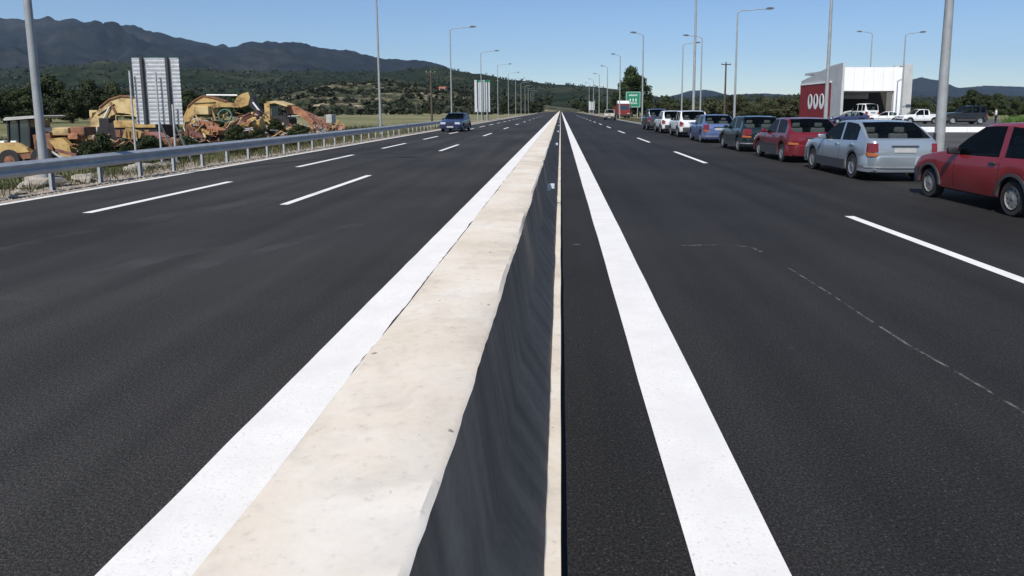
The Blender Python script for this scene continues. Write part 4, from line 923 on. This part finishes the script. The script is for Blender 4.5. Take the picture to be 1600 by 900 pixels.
for k in range(3):                                  # oval rings of the emblem on the red wall
    yc = 10.3 - k * 2.1; mb = MB(); nn = 26; vs = []
    for j in range(nn):
        a = 2 * math.pi * j / nn; vs += [(0, yc + .82 * math.cos(a), 2.75 + 1.05 * math.sin(a)), (0, yc + .40 * math.cos(a), 2.98 + .68 * math.sin(a)), (.05, yc + .82 * math.cos(a), 2.75 + 1.05 * math.sin(a)), (.05, yc + .40 * math.cos(a), 2.98 + .68 * math.sin(a))]
    fs = []
    for j in range(nn):
        a, c = 4 * j, 4 * ((j + 1) % nn); fs += [(a, c, c + 1, a + 1), (a, a + 2, c + 2, c), (a + 1, c + 1, c + 3, a + 3)]
    mb.add(vs, fs); rg = mb.build('oval_ring', M['white_p'], rw); rg.location = (x0 - .40, 0, 0)
    mb = MB(); mb.add([(0, yc + .40 * math.cos(2 * math.pi * j / nn), 2.98 + .68 * math.sin(2 * math.pi * j / nn)) for j in range(nn)], [tuple(range(nn))]); c_ = mb.build('oval_centre', M['black_pl'], rw); c_.location = (x0 - .375, 0, 0)
# low parapets, planters and bollards of the service area
pp = thing('low_parapet', 'low white concrete parapet edging the service area behind the parked cars', 'parapet', (29, 50, 0))
for k in range(8): MB().cbox(-6.5 + k * 3.0, 0, .17, 2.98, .5, .44, .03).build('parapet_block', M['bwhite'], pp)
bo_ = thing('bollard', 'short white concrete bollard beside the lamp post foot', 'bollard', (10.35, 19.2, .04)); MB().lathe([(0, .62), (.09, .60), (.11, .55), (.12, 0)], (0, 0, 0), 'Z', 14).build('post', M['bwhite'], bo_, smooth=50); MB().lathe([(.125, .40), (.125, .48)], (0, 0, 0), 'Z', 14).build('band', M['red_lens'], bo_)

# ------------------------------------------------------------------ hills and mountains
def hill(name, ridge, D, front, back, mat, rough=.1, nf=.002, seed=0, na=220):
    """terrain ridge: crest height follows a table of bearings, flanks fall away on both sides with gullies"""
    az = [(math.atan((x - CX) / F * cp), max(0, (171 - y) / F * D * 1.0)) for x, y in ridge]; mb = MB()
    rs = list(np.linspace(D - front, D, 26)) + list(np.linspace(D + back * .1, D + back, 8))
    for a in np.linspace(az[0][0], az[-1][0], na):
        hr = interp(az, a) + H
        for r_ in rs:
            t = (r_ - (D - front)) / front if r_ <= D else 1 - (r_ - D) / back
            x, y = r_ * math.tan(a) * 1.0, r_; q = Vector((x * nf, y * nf, seed))
            n_ = noise.fractal(q, 1.0, 2.1, 6); rid = 1 - abs(noise.noise(Vector((x * nf * 1.4, y * nf * .5, seed + 4))))
            sh = sstep(0, 1, t) * .55 + t * .45; e = 4 * t * (1 - t) if r_ < D else 0
            jag = .035 * noise.fractal(Vector((x * nf * 9, 0, seed + 8)), 1.0, 2.0, 5)
            mb.v.append((x, y, hr * (sh * (1 + jag) + e * rough * (n_ * 1.2 + (rid - .7) * 1.4)) - 2.0 * (1 - t)))
    n = len(rs); mb.f = [(i * n + j, (i + 1) * n + j, (i + 1) * n + j + 1, i * n + j + 1) for i in range(na - 1) for j in range(n - 1)]; mb.m = [0] * len(mb.f)
    return tag(mb.build(name, M[mat], smooth=80), kind='structure')
hill('mountain', [(-1400, 60), (-700, 20), (-300, 12), (-120, 20), (0, 33), (30, 40), (80, 47), (130, 51), (195, 48), (215, 48), (280, 62), (330, 72), (365, 81), (400, 74), (450, 72), (510, 80), (560, 84), (600, 95), (650, 99), (690, 105), (715, 116), (760, 140), (800, 165), (830, 171)], 6500, 4200, 2200, 'mountain', .22, .0011, 1, 320)
hill('far_mountain', [(960, 168), (1010, 158), (1050, 150), (1080, 142), (1105, 141), (1140, 149), (1190, 146), (1250, 150), (1340, 144), (1405, 130), (1435, 122), (1465, 127), (1495, 138), (1540, 135), (1600, 138), (1800, 132), (2300, 145)], 9000, 3500, 2500, 'mountain', .18, .0009, 3, 260)
hill('foothills', [(-1400, 100), (-400, 96), (0, 112), (150, 106), (300, 113), (450, 116), (560, 119), (640, 118), (690, 111), (740, 120), (800, 129), (850, 134), (900, 137), (960, 142), (1000, 150), (1060, 155), (1150, 152), (1250, 153), (1400, 155), (1600, 152), (2300, 150)], 2600, 2000, 900, 'foothill', .16, .0035, 5, 360)
hill('village_slope', [(330, 170), (400, 158), (460, 144), (520, 136), (560, 132), (600, 129), (650, 135), (700, 142), (760, 151), (830, 161), (880, 168), (910, 171)], 620, 330, 260, 'terrace', .22, .014, 9, 200)
dg = bpy.context.evaluated_depsgraph_get()
def land(x, y):                                     # top of the land under a point
    z = -1e9
    for nm in ('ground', 'foothills', 'village_slope'):
        ok, loc, _, _ = bpy.data.objects[nm].ray_cast(Vector((x, y, 3000)), Vector((0, 0, -1)))
        if ok: z = max(z, loc.z)
    return z if z > -1e8 else 0
bpy.context.view_layer.update()

# ------------------------------------------------------------------ trees and plants
def leaf_cloud(cent, rad, nper, size, flat=.75):
    """leaf-sized quads spread through a set of clumps"""
    out_v, out_f = [], []; k = 0
    cent = np.array(cent); rad = np.array(rad); tot = len(cent) * nper
    d = rng.normal(size=(tot, 3)); d /= np.linalg.norm(d, axis=1)[:, None]; rr = rng.random(tot) ** .45
    rep = np.repeat(np.arange(len(cent)), nper); pos = cent[rep] + d * (rad[rep] * rr)[:, None] * np.array([1, 1, flat])
    u = rng.normal(size=(tot, 3)); u /= np.linalg.norm(u, axis=1)[:, None]; w = np.cross(u, d); w /= (np.linalg.norm(w, axis=1)[:, None] + 1e-6)
    sz = size * (.6 + .8 * rng.random(tot)); u *= sz[:, None]; w *= (sz * .6)[:, None]
    V_ = np.stack([pos - u, pos + w, pos + u, pos - w], 1).reshape(-1, 3)
    F_ = np.arange(tot * 4).reshape(-1, 4); return V_, F_
def np_mesh(name, V_, F_, mat):
    me = bpy.data.meshes.new(name); me.from_pydata(V_.tolist(), [], F_.tolist()); me.materials.append(mat); me.update(); return me
def tree_proto(h, w, nclump, nper, size, mat, low=.15, cone=False):
    cent, rad = [], []
    for _ in range(nclump):
        t = random.random(); zz = h * lerp(low, .93, t); prof_ = math.sin(math.pi * min(1, .18 + .78 * t)) if not cone else (1 - t) * .9 + .12
        a = random.uniform(0, 6.283); r_ = w / 2 * prof_ * math.sqrt(random.random()) * .95
        cent.append((r_ * math.cos(a), r_ * math.sin(a), zz)); rad.append(random.uniform(.10, .19) * w)
    V_, F_ = leaf_cloud(cent, rad, nper, size); crown = np_mesh('crown', V_, F_, mat)
    tb = MB().tube([(0, 0, -.4), (.03 * w, 0, h * .3), (0, .02 * w, h * .65)], [h * .035, h * .026, h * .01], 8)
    for c in cent[:8]: tb.tube([(.02 * w, 0, h * .28), (c[0] * .5, c[1] * .5, lerp(h * .28, c[2], .6)), c], [h * .014, h * .01, h * .004], 5)
    me = bpy.data.meshes.new('trunk'); me.from_pydata(tb.v, [], tb.f); me.materials.append(M['bark']); me.update()
    return crown, me
PROT = {'dark': [tree_proto(8.0, 6.0, 60, 170, .16, M['leaf_dark']) for _ in range(2)], 'mid': [tree_proto(5.0, 5.0, 52, 150, .13, M['leaf_mid'], .1) for _ in range(3)],
        'olive': [tree_proto(3.6, 4.2, 44, 140, .11, M['leaf_olive'], .05) for _ in range(3)], 'cypress': [tree_proto(9.0, 3.0, 40, 80, .22, M['leaf_dark'], .06, True)]}
def tree(kind, x, y, s, lab, group, name='tree'):
    c, t = random.choice(PROT[kind]); o = thing(name, lab, 'tree', (x, y, land(x, y) - .05), random.uniform(0, 6.28), group); o.scale = (s * random.uniform(.9, 1.15), s * random.uniform(.9, 1.15), s * random.uniform(.72, 1.12))
    link('trunk', t, o); link('crown', c, o); return o
def trees_px(kind, items, lab, group):
    for px, Y, s in items: tree(kind, (px - CX) / F * Y, Y, s, lab, group)
trees_px('dark', [(986, 152, 1.3), (973, 160, 1.05), (996, 160, 1.1), (966, 168, .8), (1008, 172, .7)], 'tall dark dense tree in the clump behind the green road sign', 'dark trees behind the green sign')
trees_px('mid', [(-30, 85, 1.15), (12, 92, 1.1), (48, 88, .95), (84, 96, 1.2), (118, 90, .9), (150, 100, 1.15), (186, 106, 1.1), (222, 98, .9), (262, 112, 1.2), (300, 118, 1.0), (342, 110, .85), (378, 124, 1.0), (420, 120, .8)], 'bushy green tree growing behind the row of scrapped machines', 'trees behind the scrapped machines')
trees_px('dark', [(28, 128, .8), (100, 135, .85), (172, 142, .75), (232, 138, .8), (310, 150, .75), (395, 158, .65)], 'dark tall tree rising behind the bushy trees of the scrap yard', 'dark trees behind the scrap yard')
trees_px('olive', [(1030, 128, .95), (1052, 140, 1.1), (1088, 118, 1.0), (1108, 124, 1.1), (1128, 132, 1.15), (1152, 126, 1.1), (1172, 138, 1.2), (1196, 122, 1.05), (1216, 134, 1.2), (1238, 128, 1.15), (1258, 140, 1.2)], 'pale olive tree growing behind the row of parked cars', 'olive trees behind the parked cars')
trees_px('mid', [(1018, 150, .8), (1040, 165, 1.0), (1070, 172, .95), (1142, 168, 1.0), (1186, 175, 1.1), (1206, 172, 1.15), (1228, 180, 1.25), (1246, 165, 1.1)], 'green bushy tree in the belt beyond the olive trees', 'trees beyond the olive trees')
trees_px('mid', [(1420, 138, .8), (1440, 150, .85), (1468, 145, .75), (1496, 130, .95), (1512, 126, 1.0), (1534, 128, 1.0), (1552, 140, .9), (1578, 150, .8), (1606, 146, .8)], 'dark bushy tree beyond the pick-up and the black off-road car', 'trees beyond the service area')
trees_px('mid', [(830, 300, 1.1), (842, 340, 1.2), (842, 560, 1.6), (856, 600, 1.5), (900, 560, 1.7), (912, 420, 1.1), (918, 330, 1.0), (934, 300, 1.1), (946, 280, 1.0), (956, 250, .9), (790, 280, 1.1), (806, 300, 1.0)], 'small green tree in the distant row where the road ends', 'trees at the end of the road')
# scrub on the slopes: uncountable
def scrub(name, lab, n_, fy, fx, s0, s1, mat, nper=14, skip=None):
    cent, rad = [], []
    while len(cent) < n_:
        y = fy(); x = fx(y)
        if (abs(x) < 14) or (skip and skip(x, y)): continue
        z = land(x, y); s = random.uniform(s0, s1); cent.append((x, y, z + s * .45)); rad.append(s)
    cs = np.array(cent); rd = np.array(rad); V_, F_ = leaf_cloud(cs, rd, nper, 1.0)
    c = np.repeat(V_.reshape(-1, 4, 3).mean(1), 4, 0); s = np.repeat(np.repeat(rd, nper), 4)[:, None] * .42; V_ = c + (V_ - c) * s
    return tag(link(name, np_mesh(name, V_, F_, mat)), lab, 'scrub', kind='stuff')
def fan(a, b): return lambda y: (random.uniform(a, b) - CX) / F * y
scrub('hill_scrub', 'dark scrub and trees covering the foothills', 5200, lambda: 700 * (2500 / 700) ** random.random(), fan(-250, 1850), 3.0, 7.5, M['leaf_far'], 12)
scrub('slope_scrub', 'scattered bushes and olive trees on the terraced slope', 900, lambda: random.uniform(290, 640), fan(330, 900), 1.2, 3.2, M['leaf_far'], 22, lambda x, y: noise.noise(Vector((x * .02, y * .035, 3))) < -.02)
scrub('plain_scrub', 'low bushes spread over the plain beyond the fields', 1500, lambda: 170 * (700 / 170) ** random.random(), fan(-300, 1900), 1.0, 2.8, M['leaf_far'], 22, lambda x, y: -60 < x < 40 and y < 230)
# grass and weeds
def blades(n_, fx, fy, h0, h1, w_):
    V_, F_ = [], []
    for i in range(n_):
        x, y = fx(), fy(); z = gz(x, y); z = max(z, -.01) if x > -11.9 else z; a = random.uniform(0, 6.28); h = random.uniform(h0, h1); dx, dy = math.cos(a) * w_, math.sin(a) * w_; lx, ly = random.gauss(0, .3) * h, random.gauss(0, .3) * h
        b_ = len(V_); V_ += [(x - dx, y - dy, z), (x + dx, y + dy, z), (x + lx + dx * .2, y + ly + dy * .2, z + h)]; F_.append((b_, b_ + 1, b_ + 2))
    return np.array(V_), np.array(F_)
for i, px in enumerate((190, 205, 236, 292, 318, 372, 405, 432, 470, 160, 140, 345)):
    Y = random.uniform(33, 41) + (px - 150) * .03; tree('mid', (px - CX) / F * Y, Y, random.uniform(.22, .40), 'low dark bush growing among the scrap in front of the machines', 'bushes in the scrap yard', 'bush')['category'] = 'bush'
V_, F_ = blades(9000, lambda: random.choice([random.uniform(-11.9, -10.75), -11.2 - abs(random.gauss(0, 2.2))]), lambda: random.uniform(6, 65), .08, .30, .012)
tag(link('verge_grass', np_mesh('verge_grass', V_, F_, M['grass'])), 'thin dry grass growing along the crash barrier posts', 'grass', kind='stuff')
V_, F_ = blades(26000, lambda: -random.uniform(15, 42), lambda: random.uniform(22, 66), .1, .55, .025)
tag(link('yard_weeds', np_mesh('yard_weeds', V_, F_, M['leaf_mid'])), 'tall weeds overgrowing the ground between the scrapped machines', 'weeds', kind='stuff')
V_, F_ = blades(14000, lambda: random.uniform(9.4, 12.8), lambda: random.uniform(10, 125), .05, .25, .014); V_[:, 2] += .05
tag(link('kerbside_grass', np_mesh('kerbside_grass', V_, F_, M['grass'])), 'dry grass on the strip behind the kerb', 'grass', kind='stuff')
V_, F_ = blades(16000, lambda: random.uniform(50, 66), lambda: random.uniform(71, 77), .3, 1.2, .04)
tag(link('grass_bank', np_mesh('grass_bank', V_, F_, M['lawn'])), 'bright green grass bank beside the person in the white shirt', 'grass', kind='stuff')
# rocks on the verge
ROCKS = []
for k in range(4):
    bm_ = bmesh.new(); bmesh.ops.create_icosphere(bm_, subdivisions=2, radius=1)
    for v_ in bm_.verts: v_.co *= 1 + .6 * noise.noise(v_.co * 1.3 + Vector((k * 9, 0, 0))); v_.co.z *= .7
    me = bpy.data.meshes.new('rock'); bm_.to_mesh(me); bm_.free(); me.materials.append(M['rock']); ROCKS.append(me)
for i, (px, py, s, sx) in enumerate(((62, 292, .30, 1.5), (130, 283, .22, 1.3), (95, 283, .10, 1), (140, 277, .12, 1.2), (205, 268, .16, 1.2), (213, 264, .20, 1), (222, 265, .22, 1.1), (232, 263, .16, 1.3), (242, 262, .14, 1), (252, 260, .17, 1.1), (262, 258, .12, 1), (30, 303, .10, 1.3), (20, 309, .07, 1), (274, 256, .13, 1))):
    g = G(px, py); o = link('rock', ROCKS[i % 4], None, (g.x, g.y, s * .3)); o.scale = (s * sx, s, s * .8); o.rotation_euler = (0, 0, random.uniform(0, 6))
    tag(o, 'large pale flat rock lying under the rail next to the lamp post' if i == 0 else 'pale rock lying among the crash barrier posts', 'rock', None if i == 0 else 'pale rocks under the crash barrier')
V_ = []; F_ = []
for i in range(5200):
    x = -10.0 - abs(random.gauss(0, .55)); y = random.uniform(5, 60); s = random.uniform(.008, .035); b_ = len(V_); z = -.012
    q = [(s, 0, z), (-s * .5, s * .8, z), (-s * .5, -s * .8, z), (random.gauss(0, s * .2), random.gauss(0, s * .2), z + s * 1.1)]
    V_ += [(x + a, y + c, d) for a, c, d in q]; F_ += [(b_, b_ + 1, b_ + 3), (b_ + 1, b_ + 2, b_ + 3), (b_ + 2, b_, b_ + 3)]
tag(link('gravel', np_mesh('gravel', np.array(V_), np.array(F_), M['rock'])), 'loose pale gravel along the asphalt edge', 'gravel', kind='stuff')
# small houses on the terraced slope
for (px, Y, w, h, lab) in ((694, 520, 5, 3.6, 'small pale house with a tiled roof on the terraced slope'),):
    x = (px - CX) / F * Y; o = thing('house', lab, 'house', (x, Y, land(x, Y) - .6), random.uniform(-.4, .4)); MB().box(-w / 2, w / 2, -3, 3, 0, h).build('wall', M['bwhite'], o)
    MB().prismx([(-3.4, h), (0, h + 1.7), (3.4, h)], -w / 2 - .4, w / 2 + .4).build('roof', M['roof_tile'], o)
    for dx in (-.28, .28): MB().box(dx * w - .5, dx * w + .5, -3.03, -2.98, h * .45, h * .75).build('window', M['bdark'], o)
    MB().box(-.5, .5, -3.03, -2.98, 0.6, 2.7).build('door', M['wood'], o)
# ------------------------------------------------------------------ air
m, nt, b = newmat('haze_air'); nt.nodes.remove(b); pv = N(nt, 'ShaderNodeVolumePrincipled'); pv.inputs['Color'].default_value = (.55, .74, 1.0, 1); pv.inputs['Density'].default_value = 3.0e-5; pv.inputs['Anisotropy'].default_value = .2
nt.links.new(pv.outputs[0], nt.nodes['Material Output'].inputs['Volume'])
hz_ = MB().box(-12500, 12500, -200, 14300, -30, 1250).build('haze', m); tag(hz_, 'thin blue air haze over the valley', 'haze', kind='stuff')
